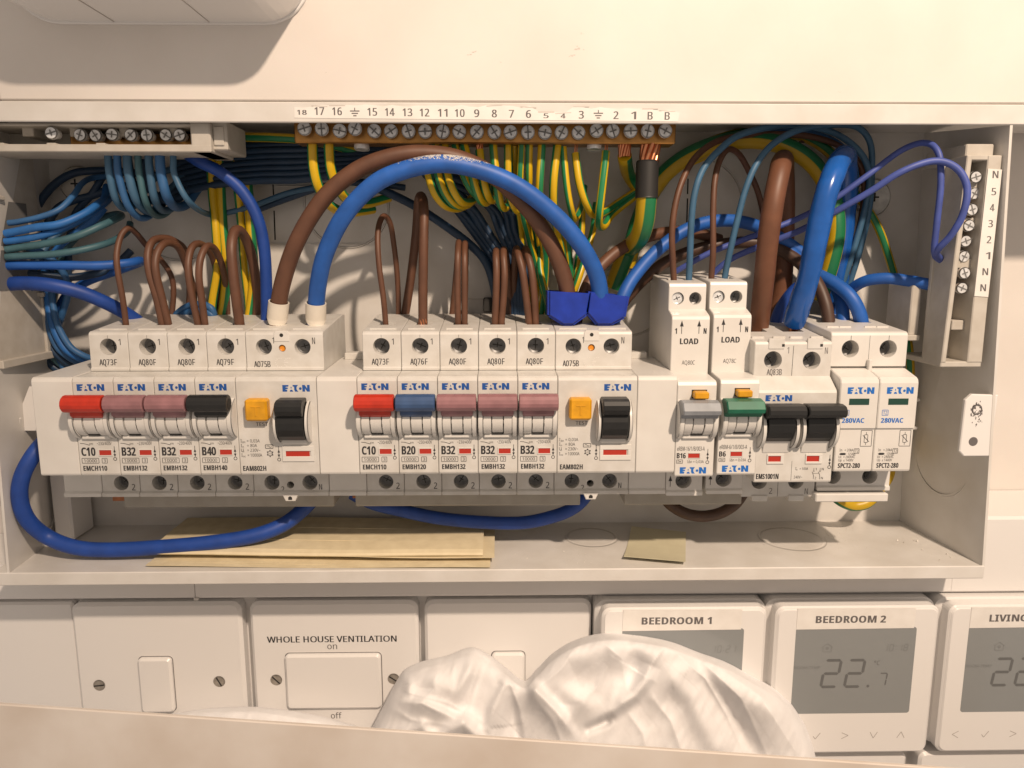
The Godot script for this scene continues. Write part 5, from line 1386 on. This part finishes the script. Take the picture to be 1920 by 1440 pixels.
func earth_wires() -> void:
	var g := "green and yellow earth wires on the earth bar"
	var rows := [
		["eighteen", 2.35, 0.0, [V(586, 262, 44), V(586, 285, 44), V(589, 320, 44), V(598, 352, 42), V(618, 384, 35), V(650, 398, 22), V(700, 392, 10)]],
		["seventeen", 2.3, -0.1, [V(617, 262, 44), V(617, 285, 44), V(621, 320, 43), V(634, 352, 40), V(652, 374, 32), V(684, 382, 18), V(730, 370, 8)]],
		["twelve", 1.9, -2.7, [V(800, 262, 44), V(800, 285, 45), V(803, 325, 46), V(815, 362, 44), V(836, 386, 38), V(862, 390, 28), V(884, 372, 18), V(894, 340, 10)]],
		["eleven", 1.9, -0.5, [V(817, 262, 44), V(817, 285, 45), V(821, 325, 47), V(834, 362, 45), V(854, 384, 39), V(876, 384, 29), V(892, 366, 19), V(900, 336, 10)]],
		["ten", 1.95, 0.1, [V(834, 264, 44), V(835, 290, 45), V(839, 325, 47), V(850, 358, 46), V(867, 379, 40), V(886, 376, 30), V(898, 358, 20), V(906, 330, 10)]],
		["nine on its left side", 1.8, -0.9, [V(852, 268, 44), V(856, 285, 45), V(866, 320, 46), V(880, 350, 44), V(897, 368, 36), V(912, 366, 24), V(918, 340, 12)]],
		["nine", 2.0, -0.6, [V(868, 264, 44), V(874, 288, 46), V(884, 325, 48), V(892, 355, 46), V(902, 376, 40), V(914, 378, 30), V(922, 356, 18), V(924, 330, 10)]],
		["nine whose bare copper shows", 2.0, 0.0, [V(899, 282, 44), V(901, 300, 45), V(906, 335, 46), V(912, 360, 44), V(920, 374, 36), V(930, 370, 26), V(936, 340, 12)]],
		["eight", 1.9, -0.6, [V(924, 266, 44), V(926, 290, 45), V(930, 330, 46), V(934, 362, 45), V(940, 386, 40), V(950, 388, 30), V(957, 366, 18), V(958, 330, 10)]],
		["seven", 1.75, 0.0, [V(952, 264, 44), V(952, 290, 45), V(953, 340, 45), V(957, 372, 44), V(968, 394, 38), V(984, 398, 28), V(996, 420, 18), V(1000, 480, 13), V(990, 560, 11), V(985, 620, 10)]],
		["seven set further back", 1.5, 0.1, [V(964, 264, 41), V(965, 290, 40), V(967, 340, 36), V(972, 390, 28), V(978, 440, 20), V(980, 520, 14), V(975, 610, 10)]],
		["six", 1.6, -1.3, [V(978, 264, 44), V(977, 290, 44), V(975, 340, 43), V(978, 390, 38), V(990, 440, 28), V(1004, 490, 20), V(1018, 545, 16), V(1034, 620, 14)]],
		["six on its right side", 1.7, -0.6, [V(993, 264, 44), V(992, 290, 44), V(992, 340, 42), V(994, 390, 34), V(1004, 430, 24), V(1010, 480, 16), V(1006, 540, 12), V(1000, 620, 10)]],
		["five", 1.85, -1.9, [V(1016, 264, 44), V(1015, 290, 45), V(1012, 340, 46), V(1010, 390, 42), V(1014, 430, 32), V(1022, 480, 22), V(1020, 540, 16), V(1010, 620, 12)]],
		["four", 1.95, 0.0, [V(1046, 268, 44), V(1043, 292, 45), V(1038, 340, 46), V(1038, 390, 42), V(1046, 440, 30), V(1058, 500, 20), V(1060, 560, 16), V(1054, 620, 14)]],
		["four hooking back at its foot", 1.6, -0.6, [V(1056, 276, 44), V(1058, 300, 45), V(1063, 350, 46), V(1070, 390, 44), V(1077, 410, 36), V(1086, 398, 26), V(1092, 376, 16), V(1096, 350, 9)]],
		["three, plain yellow where it shows", 1.85, -2.73, [V(1079, 288, 44), V(1081, 306, 45), V(1087, 345, 46), V(1098, 380, 44), V(1112, 402, 36), V(1132, 398, 24), V(1162, 378, 14), V(1205, 350, 10), V(1260, 312, 8), V(1340, 272, 6)]],
		["two", 1.9, -1.2, [V(1136, 284, 44), V(1134, 306, 45), V(1129, 350, 46), V(1124, 395, 45), V(1123, 420, 38), V(1132, 424, 28), V(1148, 402, 18), V(1185, 372, 12), V(1240, 330, 8), V(1330, 290, 6)]],
	]
	for r: Array in rows:
		var w := cable("earth_wire", "green and yellow earth wire under printed number %s" % r[0], g, "earth", r[1], r[3], r[2], 0, "wire")
		if r[0].begins_with("three") or r[0] == "two" or r[0].ends_with("copper shows"):
			var c: Vector3 = r[3][0]
			strands(w, V(c.x + 1, c.y - 20, 44), V(c.x, c.y + 4, 44), 0.6 if not r[0].begins_with("nine") else 1.3, 3 if not r[0].begins_with("nine") else 7)
	var o := cable("earth_cable", "earth cable stub ending in fanned copper strands under number 1", "", "earth_thick", 3.2, [V(1171, 292, 44), V(1172, 300, 41), V(1174, 312, 30), V(1180, 330, 14), V(1200, 360, 8)], 1.2)
	strands(o, V(1171, 262, 45), V(1171, 294, 45), 2.4, 11)
	o = cable("earth_cable", "heavy earth cable with a black sleeve under the letter B", "", "earth_thick", 4.6, [V(1213, 345, 46), V(1212, 375, 46), V(1208, 415, 43), V(1200, 442, 36), V(1188, 458, 24), V(1176, 470, 12), V(1150, 540, 8)], -1.75)
	collar(o, "black_sleeve", "sleeve_black", V(1214, 302, 46), V(1212, 372, 46.4), [Vector2(0, 0), Vector2(0, 4.9), Vector2(0.05, 5.1), Vector2(0.97, 5.1), Vector2(1, 4.95), Vector2(1, 4.5)])
	strands(o, V(1221, 260, 45), V(1217, 306, 46), 3.6, 9)
	g = "earth strands at the back"
	var backs := [
		["green and yellow strand left of the others behind the left bank", 2.2, -0.3, [V(395, 300, 16), V(398, 360, 16), V(405, 430, 18), V(408, 500, 18), V(398, 570, 16), V(395, 640, 14)]],
		["yellow strand right beside the first behind the left bank", 2.4, -2.7, [V(412, 300, 14), V(414, 360, 15), V(418, 430, 16), V(424, 500, 16), V(420, 570, 14), V(405, 640, 12)]],
		["green and yellow strand behind the thicker brown loop", 2.0, -0.5, [V(440, 300, 14), V(446, 360, 14), V(452, 420, 12), V(458, 500, 12), V(466, 570, 12), V(468, 640, 12)]],
		["yellow strand close to the deep blue drop cable", 2.3, -2.6, [V(462, 300, 12), V(466, 360, 12), V(470, 430, 13), V(476, 500, 14), V(472, 560, 14), V(460, 640, 14)]],
		["green and yellow strand crossing over near the first blue cover", 1.6, -1.0, [V(1000, 400, 16), V(1010, 450, 18), V(1013, 505, 22), V(1022, 545, 26), V(1034, 590, 26), V(1040, 630, 24)]],
		["yellow strand just right of the brown arch foot", 1.9, -1.9, [V(1054, 400, 20), V(1062, 450, 20), V(1068, 500, 18), V(1066, 560, 16), V(1056, 630, 14)]],
		["green and yellow strand slanting left behind the blue arch foot", 1.7, -0.6, [V(1118, 380, 14), V(1112, 430, 16), V(1098, 480, 20), V(1084, 525, 24), V(1068, 570, 24), V(1050, 625, 22)]],
		["yellow strand between the brown and blue arch feet", 1.7, -0.4, [V(1092, 390, 12), V(1090, 440, 14), V(1082, 500, 16), V(1072, 560, 16), V(1062, 630, 14)]],
	]
	for r: Array in backs:
		cable("earth_wire", r[0], g, "earth", r[1], r[3], r[2], 0, "wire")
	cable("earth_cable", "heavy yellow earth cable arching at the top right behind the tails", "", "earth_thick", 4.3, [V(1176, 500, 8), V(1196, 420, 11), V(1226, 352, 14), V(1270, 306, 16), V(1334, 274, 18), V(1410, 262, 18), V(1476, 276, 18), V(1528, 312, 18), V(1560, 370, 20), V(1568, 430, 22), V(1558, 490, 20), V(1536, 560, 14)], -2.73)
	cable("earth_cable", "slimmer green and yellow cable just above the heavy arching one", "", "earth_thick", 2.6, [V(1210, 390, 8), V(1262, 318, 10), V(1330, 268, 10), V(1420, 246, 10), V(1500, 254, 10), V(1556, 286, 10), V(1580, 330, 10), V(1590, 400, 9)], 1.3)

func blue_covers() -> void:
	var sets := [
		["left one of the two deep blue terminal covers under the cable arch", [V(1031, 546, 0), V(1106, 550, 0), V(1099, 589, 0), V(1074, 607, 0), V(1057, 607, 0), V(1031, 591, 0)]],
		["deep blue terminal cover where two blue cables meet", [V(1108, 547, 0), V(1177, 556, 0), V(1170, 594, 0), V(1146, 607, 0), V(1121, 607, 0), V(1103, 586, 0)]],
	]
	for q: Array in sets:
		var c := seen(q[1][4].x, q[1][4].y, 48)
		var p := PackedVector2Array()
		for v: Vector3 in q[1]:
			var a := seen(v.x, v.y, 48)
			p.append(Vector2(a.x - c.x, a.y - c.y))
		var s := Shape.new()
		s.extrude(p, 46.6, 48.0, 0.3)
		s.extrude(p, 33.0, 34.0)
		for i in range(1, p.size()):
			var a := p[i]
			var b := p[(i + 1) % p.size()]
			var n := (b - a).normalized()
			var o := Vector2(n.y, -n.x) * -1.0
			s.extrude(PackedVector2Array([a, b, b + o, a + o]), 33.9, 46.7)
		tag(single("terminal_cover", s, mats.shroud, mm(c.x, c.y, 0)), q[0], "terminal cover", "blue terminal covers")

func washers() -> void:
	for q: Array in [[150, 346, 9.0, "round cream fixing washer on the back panel at the left"], [1632, 371, 9.6, "round zinc fixing screw on the back panel at the right"]]:
		var c := seen(q[0], q[1], 0)
		var o := thing("wall_fixing", q[3], "fixing", mm(c.x, c.y, 0))
		var r: float = q[2]
		sheet("washer", o, "ferrule" if q[0] < 500 else "washer", func(s: Shape) -> void: s.lathe(Vector3(0, 0, 0.05), Vector3.BACK, [Vector2(0, r), Vector2(1.6, r), Vector2(2.4, r - 0.7), Vector2(3.6, r * 0.62), Vector2(4.3, r * 0.3), Vector2(4.5, 0)], 36))
		sheet("cross_slot", o, "gap", func(s: Shape) -> void:
			s.box(Vector3(-2.2, -0.4, 4.0), Vector3(2.2, 0.4, 4.6)); s.box(Vector3(-0.4, -2.2, 4.0), Vector3(0.4, 2.2, 4.61)))
	var a := seen(906, 566, 6)
	var s := Shape.new()
	s.box(Vector3(0, -5, -5.5), Vector3(12, 2, 4), 0.5)
	tag(single("cable_clip", s, mats.gap, mm(a.x, a.y, 6)), "small black clip on the back panel behind the second mauve breaker", "clip")


# --- papers, cloth, board -----------------------------------------------------------------------------------------
func papers() -> void:
	var o := thing("folded_leaflet", "folded cream paper leaflet lying on the floor of the box", "leaflet", mm(-85, -143.4, 30))
	var fold := func(s: Shape, x0: float, x1: float, pts: Array) -> void:
		for i in pts.size() - 1:
			var a: Vector2 = pts[i]
			var b: Vector2 = pts[i + 1]
			var d := (b - a).normalized()
			var n := Vector3(0, d.x, -d.y)
			if n.y < 0.0:
				n = -n
			var steps := 12
			for k in steps:
				var f0 := float(k) / steps
				var f1 := float(k + 1) / steps
				var xa := lerpf(x0, x1, f0)
				var xb := lerpf(x0, x1, f1)
				var wa := sin(f0 * 7.0 + a.x * 0.05) * 0.35
				var wb := sin(f1 * 7.0 + a.x * 0.05) * 0.35
				var za := f0 * 4.6 - 2.3
				var zb := f1 * 4.6 - 2.3
				var lift := Vector3(0, 0.22, 0)
				var c := [Vector3(xa, a.y + wa, a.x + za), Vector3(xb, a.y + wb, a.x + zb), Vector3(xb, b.y + wb, b.x + zb), Vector3(xa, b.y + wa, b.x + za)]
				s.quad(c[0], c[1], c[2], c[3], n)
				s.quad(c[0] - lift, c[1] - lift, c[2] - lift, c[3] - lift, -n)
				s.quad(c[2], c[3], c[3] - lift, c[2] - lift, Vector3.BACK)
	sheet("lower_sheet", o, "paper", func(s: Shape) -> void: fold.call(s, -82.0, 80.5, [Vector2(-20, 0.9), Vector2(8, 0.8), Vector2(26, 0.75), Vector2(29.5, 0.7)]))
	sheet("upper_sheet", o, "paper", func(s: Shape) -> void: fold.call(s, -83.0, 77.0, [Vector2(-22, 6.4), Vector2(-6, 6.6), Vector2(10, 6.4), Vector2(20, 5.7), Vector2(22.4, 4.9), Vector2(22.9, 3.9), Vector2(21.8, 3.1), Vector2(8, 2.4), Vector2(-20, 2.0)]))
	sheet("inner_sheet", o, "paper", func(s: Shape) -> void: fold.call(s, -30.0, 82.5, [Vector2(-21, 4.2), Vector2(0, 4.0), Vector2(24, 3.2)]))
	var c := [seen(1184, 993, 11), seen(1286, 1004, 11), seen(1285, 1060, 11), seen(1169, 1050, 11)]
	var s := Shape.new()
	var p := []
	for q: Vector3 in c:
		var d := q - Vector3(0, 0, EYE.z / U)
		p.append(Vector3(0, 0, EYE.z / U) + d * (-143.0 / d.y))
	var mid: Vector3 = (p[0] + p[2]) / 2.0
	for k in 10:
		var f0 := k / 10.0
		var f1 := (k + 1) / 10.0
		var h0 := 1.9 * pow(absf(f0 - 0.5) * 2.0, 2.0)
		var h1 := 1.9 * pow(absf(f1 - 0.5) * 2.0, 2.0)
		var e := [p[0].lerp(p[3], f0) - mid + Vector3(0, h0, 0), p[1].lerp(p[2], f0) - mid + Vector3(0, h0, 0), p[1].lerp(p[2], f1) - mid + Vector3(0, h1, 0), p[0].lerp(p[3], f1) - mid + Vector3(0, h1, 0)]
		s.quad(e[0], e[1], e[2], e[3], Vector3.UP)
		var t := Vector3(0, -0.22, 0)
		s.quad(e[0] + t, e[1] + t, e[2] + t, e[3] + t, Vector3.DOWN)
		s.quad(e[0], e[3], e[3] + t, e[0] + t, Vector3.LEFT)
		s.quad(e[1], e[2], e[2] + t, e[1] + t, Vector3.RIGHT)
		if k == 9:
			s.quad(e[2], e[3], e[3] + t, e[2] + t, Vector3.BACK)
	tag(single("sticky_note", s, mats.note, mm(mid.x, mid.y, mid.z)), "small square pale yellow note lying in front of the load breakers", "paper note")

func debris() -> void:
	var rng := RandomNumberGenerator.new()
	rng.seed = 31
	var s := Shape.new()
	for i in 420:
		var p := Vector3(rng.randf_range(-222, 220), -143.35, rng.randf_range(2, 60))
		if i % 3 == 0:
			p = Vector3(rng.randfn(178, 16), -143.35, rng.randf_range(3, 40))
		if i % 4 == 1:
			p = Vector3(rng.randf_range(-195, 75), -49.5, rng.randf_range(60.5, 72))
		if i % 40 == 0:
			p = Vector3(rng.randf_range(205, 222), -143.2, rng.randf_range(30, 58))
		var e := rng.randf_range(0.12, 0.38) * (3.2 if i % 40 == 0 else 1.0)
		var q := []
		for k in 4:
			q.append(p + Vector3(rng.randf_range(-e, e), 0, rng.randf_range(-e, e)))
		var top := p + Vector3(0, e * 0.9, 0)
		for k in 4:
			s.tri(q[k], q[(k + 1) % 4], top, (q[k] + q[(k + 1) % 4]) / 2.0 - p + Vector3(0, e * 0.5, 0))
	var o := single("plaster_crumbs", s, mats.dust, mm(0, 0, 0))
	tag(o, "scattered white plaster crumbs on the box floor and module ledges", "debris")
	o.set_meta("kind", "stuff")

func along_line(p: Vector2, line: Array) -> Vector3:      # distance to a broken line, how far along (0 to 1), and which side
	var best := 1e9
	var where := 0.0
	var side := 0.0
	for i in line.size() - 1:
		var c := Geometry2D.get_closest_point_to_segment(p, line[i], line[i + 1])
		var d := c.distance_to(p)
		if d < best:
			best = d
			side = (line[i + 1] - line[i]).cross(p - line[i])
			where = (i + (c - line[i]).length() / maxf(1.0, (line[i + 1] - line[i]).length())) / (line.size() - 1)
	return Vector3(best, where, side)

func cloth() -> void:
	# lumps and folds of the cloth: a line in the picture, its half width and its height
	var folds := [
		[[Vector2(985, 1285), Vector2(1060, 1225), Vector2(1140, 1205), Vector2(1240, 1222), Vector2(1340, 1262), Vector2(1440, 1320)], 42.0, 10.0, 0],
		[[Vector2(1092, 1376), Vector2(1140, 1338), Vector2(1190, 1304), Vector2(1216, 1272), Vector2(1226, 1250)], 34.0, 9.0, -1],
		[[Vector2(1180, 1210), Vector2(1186, 1250), Vector2(1180, 1290)], 22.0, -5.0, 0],
		[[Vector2(1050, 1290), Vector2(1090, 1320), Vector2(1060, 1350)], 20.0, 4.0, 0],
		[[Vector2(1252, 1236), Vector2(1300, 1238), Vector2(1334, 1290), Vector2(1375, 1350), Vector2(1410, 1410)], 20.0, -5.0, 0],
		[[Vector2(1226, 1300), Vector2(1262, 1280), Vector2(1296, 1310), Vector2(1340, 1400)], 22.0, 5.0, 0],
		[[Vector2(1390, 1290), Vector2(1440, 1350), Vector2(1480, 1430)], 36.0, 5.0, 0],
		[[Vector2(945, 1246), Vector2(1000, 1292), Vector2(1044, 1336), Vector2(1084, 1394)], 30.0, 9.0, 1],
		[[Vector2(936, 1240), Vector2(947, 1286), Vector2(926, 1330), Vector2(916, 1366), Vector2(934, 1394)], 24.0, 6.0, -1],
		[[Vector2(958, 1300), Vector2(962, 1350), Vector2(978, 1400)], 14.0, -4.0, 0],
		[[Vector2(888, 1222), Vector2(878, 1262), Vector2(858, 1298), Vector2(847, 1336)], 16.0, 4.0, 1],
		[[Vector2(908, 1228), Vector2(900, 1270), Vector2(884, 1320)], 14.0, -3.5, 0],
		[[Vector2(800, 1256), Vector2(826, 1290), Vector2(800, 1330)], 30.0, 5.0, 0],
		[[Vector2(757, 1258), Vector2(770, 1284), Vector2(766, 1302), Vector2(742, 1318)], 18.0, 4.0, -1],
		[[Vector2(722, 1316), Vector2(790, 1320), Vector2(850, 1346), Vector2(905, 1364)], 24.0, 6.0, 1],
		[[Vector2(742, 1380), Vector2(790, 1364), Vector2(812, 1388)], 14.0, 5.0, 0],
		[[Vector2(814, 1386), Vector2(868, 1358), Vector2(910, 1392)], 14.0, 6.0, 0],
		[[Vector2(1104, 1368), Vector2(1136, 1352), Vector2(1144, 1346)], 8.0, -6.0, 0],
	]
	var creases := [     # thin sharp ones: line, half width, height
		[[Vector2(1082, 1206), Vector2(1052, 1256), Vector2(1002, 1294)], 9.0, 1.5, 2],
		[[Vector2(1122, 1196), Vector2(1166, 1236), Vector2(1176, 1296)], 10.0, 1.6, 2],
		[[Vector2(1150, 1230), Vector2(1120, 1290), Vector2(1060, 1330)], 11.0, 1.5, 2],
		[[Vector2(1244, 1212), Vector2(1214, 1262), Vector2(1166, 1318)], 8.0, 2.0, 2],
		[[Vector2(1262, 1220), Vector2(1322, 1272), Vector2(1362, 1340), Vector2(1394, 1410)], 9.0, 2.4, 2],
		[[Vector2(1330, 1238), Vector2(1424, 1304), Vector2(1492, 1410)], 11.0, 2.0, 2],
		[[Vector2(1300, 1226), Vector2(1390, 1310), Vector2(1440, 1420)], 8.0, 1.2, 2],
		[[Vector2(1226, 1312), Vector2(1258, 1352), Vector2(1282, 1420)], 10.0, 1.8, 2],
		[[Vector2(1180, 1340), Vector2(1206, 1376), Vector2(1214, 1420)], 9.0, 1.4, 2],
		[[Vector2(822, 1236), Vector2(814, 1292), Vector2(790, 1318)], 7.0, 1.3, 2],
		[[Vector2(854, 1230), Vector2(842, 1300)], 5.0, 1.0, 2],
		[[Vector2(906, 1230), Vector2(886, 1290), Vector2(872, 1344)], 6.0, 1.6, 2],
		[[Vector2(950, 1262), Vector2(974, 1330), Vector2(986, 1400)], 8.0, 1.9, 2],
		[[Vector2(996, 1300), Vector2(1036, 1350), Vector2(1056, 1400)], 7.0, 1.4, 2],
		[[Vector2(768, 1300), Vector2(838, 1318), Vector2(902, 1352)], 6.0, 1.4, 2],
		[[Vector2(740, 1330), Vector2(770, 1350), Vector2(840, 1360)], 7.0, 1.2, 2],
		[[Vector2(360, 1336), Vector2(480, 1334), Vector2(600, 1352)], 7.0, 1.4, 2],
	]
	folds.append_array(creases)
	var tops := [Vector2(250, 1352), Vector2(330, 1337), Vector2(400, 1327), Vector2(480, 1325), Vector2(545, 1332), Vector2(610, 1344), Vector2(660, 1358), Vector2(694, 1366), Vector2(712, 1336), Vector2(735, 1292), Vector2(757, 1256), Vector2(790, 1240), Vector2(840, 1228), Vector2(884, 1213), Vector2(912, 1224), Vector2(945, 1248), Vector2(984, 1276), Vector2(1004, 1256), Vector2(1034, 1226), Vector2(1068, 1204), Vector2(1110, 1190), Vector2(1150, 1186), Vector2(1210, 1192), Vector2(1260, 1203), Vector2(1310, 1222), Vector2(1360, 1240), Vector2(1410, 1266), Vector2(1455, 1292), Vector2(1485, 1320), Vector2(1508, 1354), Vector2(1522, 1390), Vector2(1534, 1432)]
	var s := Shape.new()
	var cols := 400
	var rows := 96
	var noise := FastNoiseLite.new()
	noise.seed = 4
	noise.frequency = 0.008
	noise.fractal_octaves = 2
	var grid := PackedVector3Array()
	grid.resize((cols + 1) * (rows + 1))
	for i in cols + 1:
		var x := lerpf(250, 1533, float(i) / cols)
		var k := 0
		while k < tops.size() - 2 and tops[k + 1].x < x:
			k += 1
		var f: float = clampf((x - tops[k].x) / (tops[k + 1].x - tops[k].x), 0.0, 1.0)
		var y0: float = cubic_interpolate(tops[k].y, tops[k + 1].y, tops[maxi(k - 1, 0)].y, tops[mini(k + 2, tops.size() - 1)].y, f)
		for j in rows + 1:
			var t := float(j) / rows
			var y := y0
			var z := 0.0
			if t < 0.08:                       # the cloth comes over from behind
				var back := (0.08 - t) / 0.08
				y = y0 + back * 8.0
				z = 46.0 - back * 10.0
			else:
				var d := (t - 0.08) / 0.92
				y = lerpf(y0, maxf(1460.0, y0 + 90.0), d * d * 0.55 + d * 0.45)
				var round_over := sqrt(clampf(1.0 - pow(1.0 - clampf((y - y0) / 55.0, 0.0, 1.0), 2.0), 0.0, 1.0))
				z = 46.0 + 16.0 * round_over + (y - y0) * 0.05
				var q := Vector2(x, y)
				for e: Array in folds:
					var g := along_line(q, e[0])
					if g.x < e[1] * 2.6:
						var h := exp(-pow(g.x / e[1], 2.0 if e[3] == 0 else 1.15))
						if absi(e[3]) == 1:          # one layer lying over another: a step on one side of the line
							h = sin(PI * clampf(g.y, 0.0, 1.0)) * (exp(-pow(g.x / e[1], 1.3)) if g.z * e[3] > 0.0 else exp(-pow(g.x / 11.0, 2.0)))
						z += e[2] * h * clampf((y - y0) / 14.0, 0.0, 1.0) * (0.35 + 0.65 * sin(PI * clampf(g.y * 0.8 + 0.1, 0.0, 1.0)))
				z += noise.get_noise_2d(x, y) * 1.2
				z += noise.get_noise_2d(x * 5.0 + y * 2.2, y * 1.3 - x * 0.4) * 0.5
			if x < 700.0:
				z -= 4.0
			grid[i * (rows + 1) + j] = seen(x, y, maxf(z, 37.0))
	var base := grid[170 * (rows + 1) + rows]
	for i in cols + 1:
		for j in rows + 1:
			var at := i * (rows + 1) + j
			var dx := grid[mini(i + 1, cols) * (rows + 1) + j] - grid[maxi(i - 1, 0) * (rows + 1) + j]
			var dy := grid[i * (rows + 1) + maxi(j - 1, 0)] - grid[i * (rows + 1) + mini(j + 1, rows)]
			s.vert(grid[at] - base, dx.cross(dy).normalized(), Vector2(i * 0.03, j * 0.03))
	for i in cols:
		for j in rows:
			var k0 := i * (rows + 1) + j
			var k1 := k0 + rows + 1
			s.ix.append_array([k0, k1, k1 + 1, k0, k1 + 1, k0 + 1])
	tag(single("cloth", s, mats.cloth, mm(base.x, base.y, base.z)), "crumpled white cloth bunched in front of the switches", "cloth")

func front_board() -> void:
	var a := seen(0, 1321, 150)
	var b := seen(1530, 1425, 150)
	var s := Shape.new()
	s.box(Vector3(-60, -120, -1.6), Vector3(500, 0, 0), 0.35)
	var o := single("loose_panel", s, mats.board, mm(a.x, a.y, 150))
	o.rotation.z = atan2(b.y - a.y, b.x - a.x)
	tag(o, "cream painted panel crossing the bottom edge, tilted down to the right", "panel")


# --- everything ---------------------------------------------------------------------------------------------------
func _ready() -> void:
	cam = Camera3D.new()
	cam.name = "Camera"
	add_child(cam)
	cam.position = EYE
	cam.rotation = Vector3(deg_to_rad(-9.5), deg_to_rad(-1.0), 0)
	cam.fov = rad_to_deg(2.0 * atan(720.0 / FOCAL))
	cam.near = 0.01
	cam.far = 20.0
	var e := Environment.new()
	e.background_mode = Environment.BG_COLOR
	e.background_color = Color(0.61, 0.565, 0.525)
	e.background_energy_multiplier = 1.35
	e.tonemap_mode = Environment.TONE_MAPPER_LINEAR
	e.tonemap_exposure = 1.08
	e.sdfgi_enabled = true
	e.ssao_enabled = true
	e.ssil_enabled = true
	var we := WorldEnvironment.new()
	we.name = "Surroundings"
	we.environment = e
	add_child(we)
	var lamp := SpotLight3D.new()
	lamp.name = "CeilingSpot"
	add_child(lamp)
	lamp.position = mm(330, 690, 830)
	lamp.look_at(mm(105, 20, 50))
	lamp.light_color = Color(1.0, 0.90, 0.80)
	lamp.light_energy = 1.45
	lamp.light_size = 0.022
	lamp.spot_range = 6.0
	lamp.spot_attenuation = 2.0
	lamp.spot_angle = 26.0
	lamp.spot_angle_attenuation = 1.0
	lamp.shadow_enabled = true
	make_materials()
	build_setting()
	enclosure()
	lid_and_trunking()
	earth_bar()
	neutral_bars()
	busbar_covers()
	blank(0, "blank white spacer at the left end of the rail")
	breaker(1, "C10", "EMCH110", "AQ73F", "red", "breaker with red lever marked C10 at the left end of the rail")
	breaker(2, "B32", "EMBH132", "AQ80F", "mauve", "mauve lever B32 breaker beside the red one of the left bank")
	breaker(3, "B32", "EMBH132", "AQ80F", "mauve", "mauve lever B32 breaker beside the black B40 breaker")
	breaker(4, "B40", "EMBH140", "AQ79F", "black", "breaker with black lever marked B40")
	fault_switch(5, "two-pole switch with yellow test button beside the black B40 breaker")
	blank(7, "blank white spacer between the left test switch and the second red breaker")
	breaker(8, "C10", "EMCH110", "AQ73F", "red", "breaker with red lever marked C10 beside the blue lever one")
	breaker(9, "B20", "EMBH120", "AQ76F", "lever_blue", "breaker with blue lever marked B20")
	breaker(10, "B32", "EMBH132", "AQ80F", "mauve", "mauve lever B32 breaker beside the blue lever breaker")
	breaker(11, "B32", "EMBH132", "AQ80F", "mauve", "mauve lever B32 breaker in the middle of three alike")
	breaker(12, "B32", "EMBH132", "AQ80F", "mauve", "mauve lever B32 breaker touching the test switch with blue covers")
	fault_switch(13, "two-pole switch with yellow test button under the deep blue covers")
	blank(15, "blank white spacer beside the grey lever load breaker")
	fault_breaker(16, "B16", "eRBM-16/1/B/003-A", "AQ80C", "lever_grey", "tall load breaker with grey lever marked B16", -0.9)
	fault_breaker(17.08, "B6", "eRBM-6/1/B/003-A", "AQ78C", "lever_green", "tall load breaker with green lever marked B6", -0.2)
	main_switch(18.05, "wide main switch with two black levers and two red flags")
	surge_protector(20.08, "twin surge protector marked 280VAC at the right end of the rail")
	big_cables()
	brown_wires()
	blue_wires()
	earth_wires()
	blue_covers()
	washers()
	papers()
	debris()
	switches()
	thermostat(50.4, "BEEDROOM 1", 34.6, ["1", "0", ":", "2", "1"], "227", "thermostat labelled BEEDROOM 1 partly behind the white cloth")
	thermostat(137.0, "BEEDROOM 2", 35.0, ["1", "0", ":", "1", "8"], "227", "thermostat labelled BEEDROOM 2 showing 22.7 degrees")
	thermostat(223.9, "LIVING", 19.0, ["1", "0", ":", "1", "8"], "226", "thermostat labelled LIVING cut off by the picture edge")
	lower_plates()
	cloth()
	front_board()
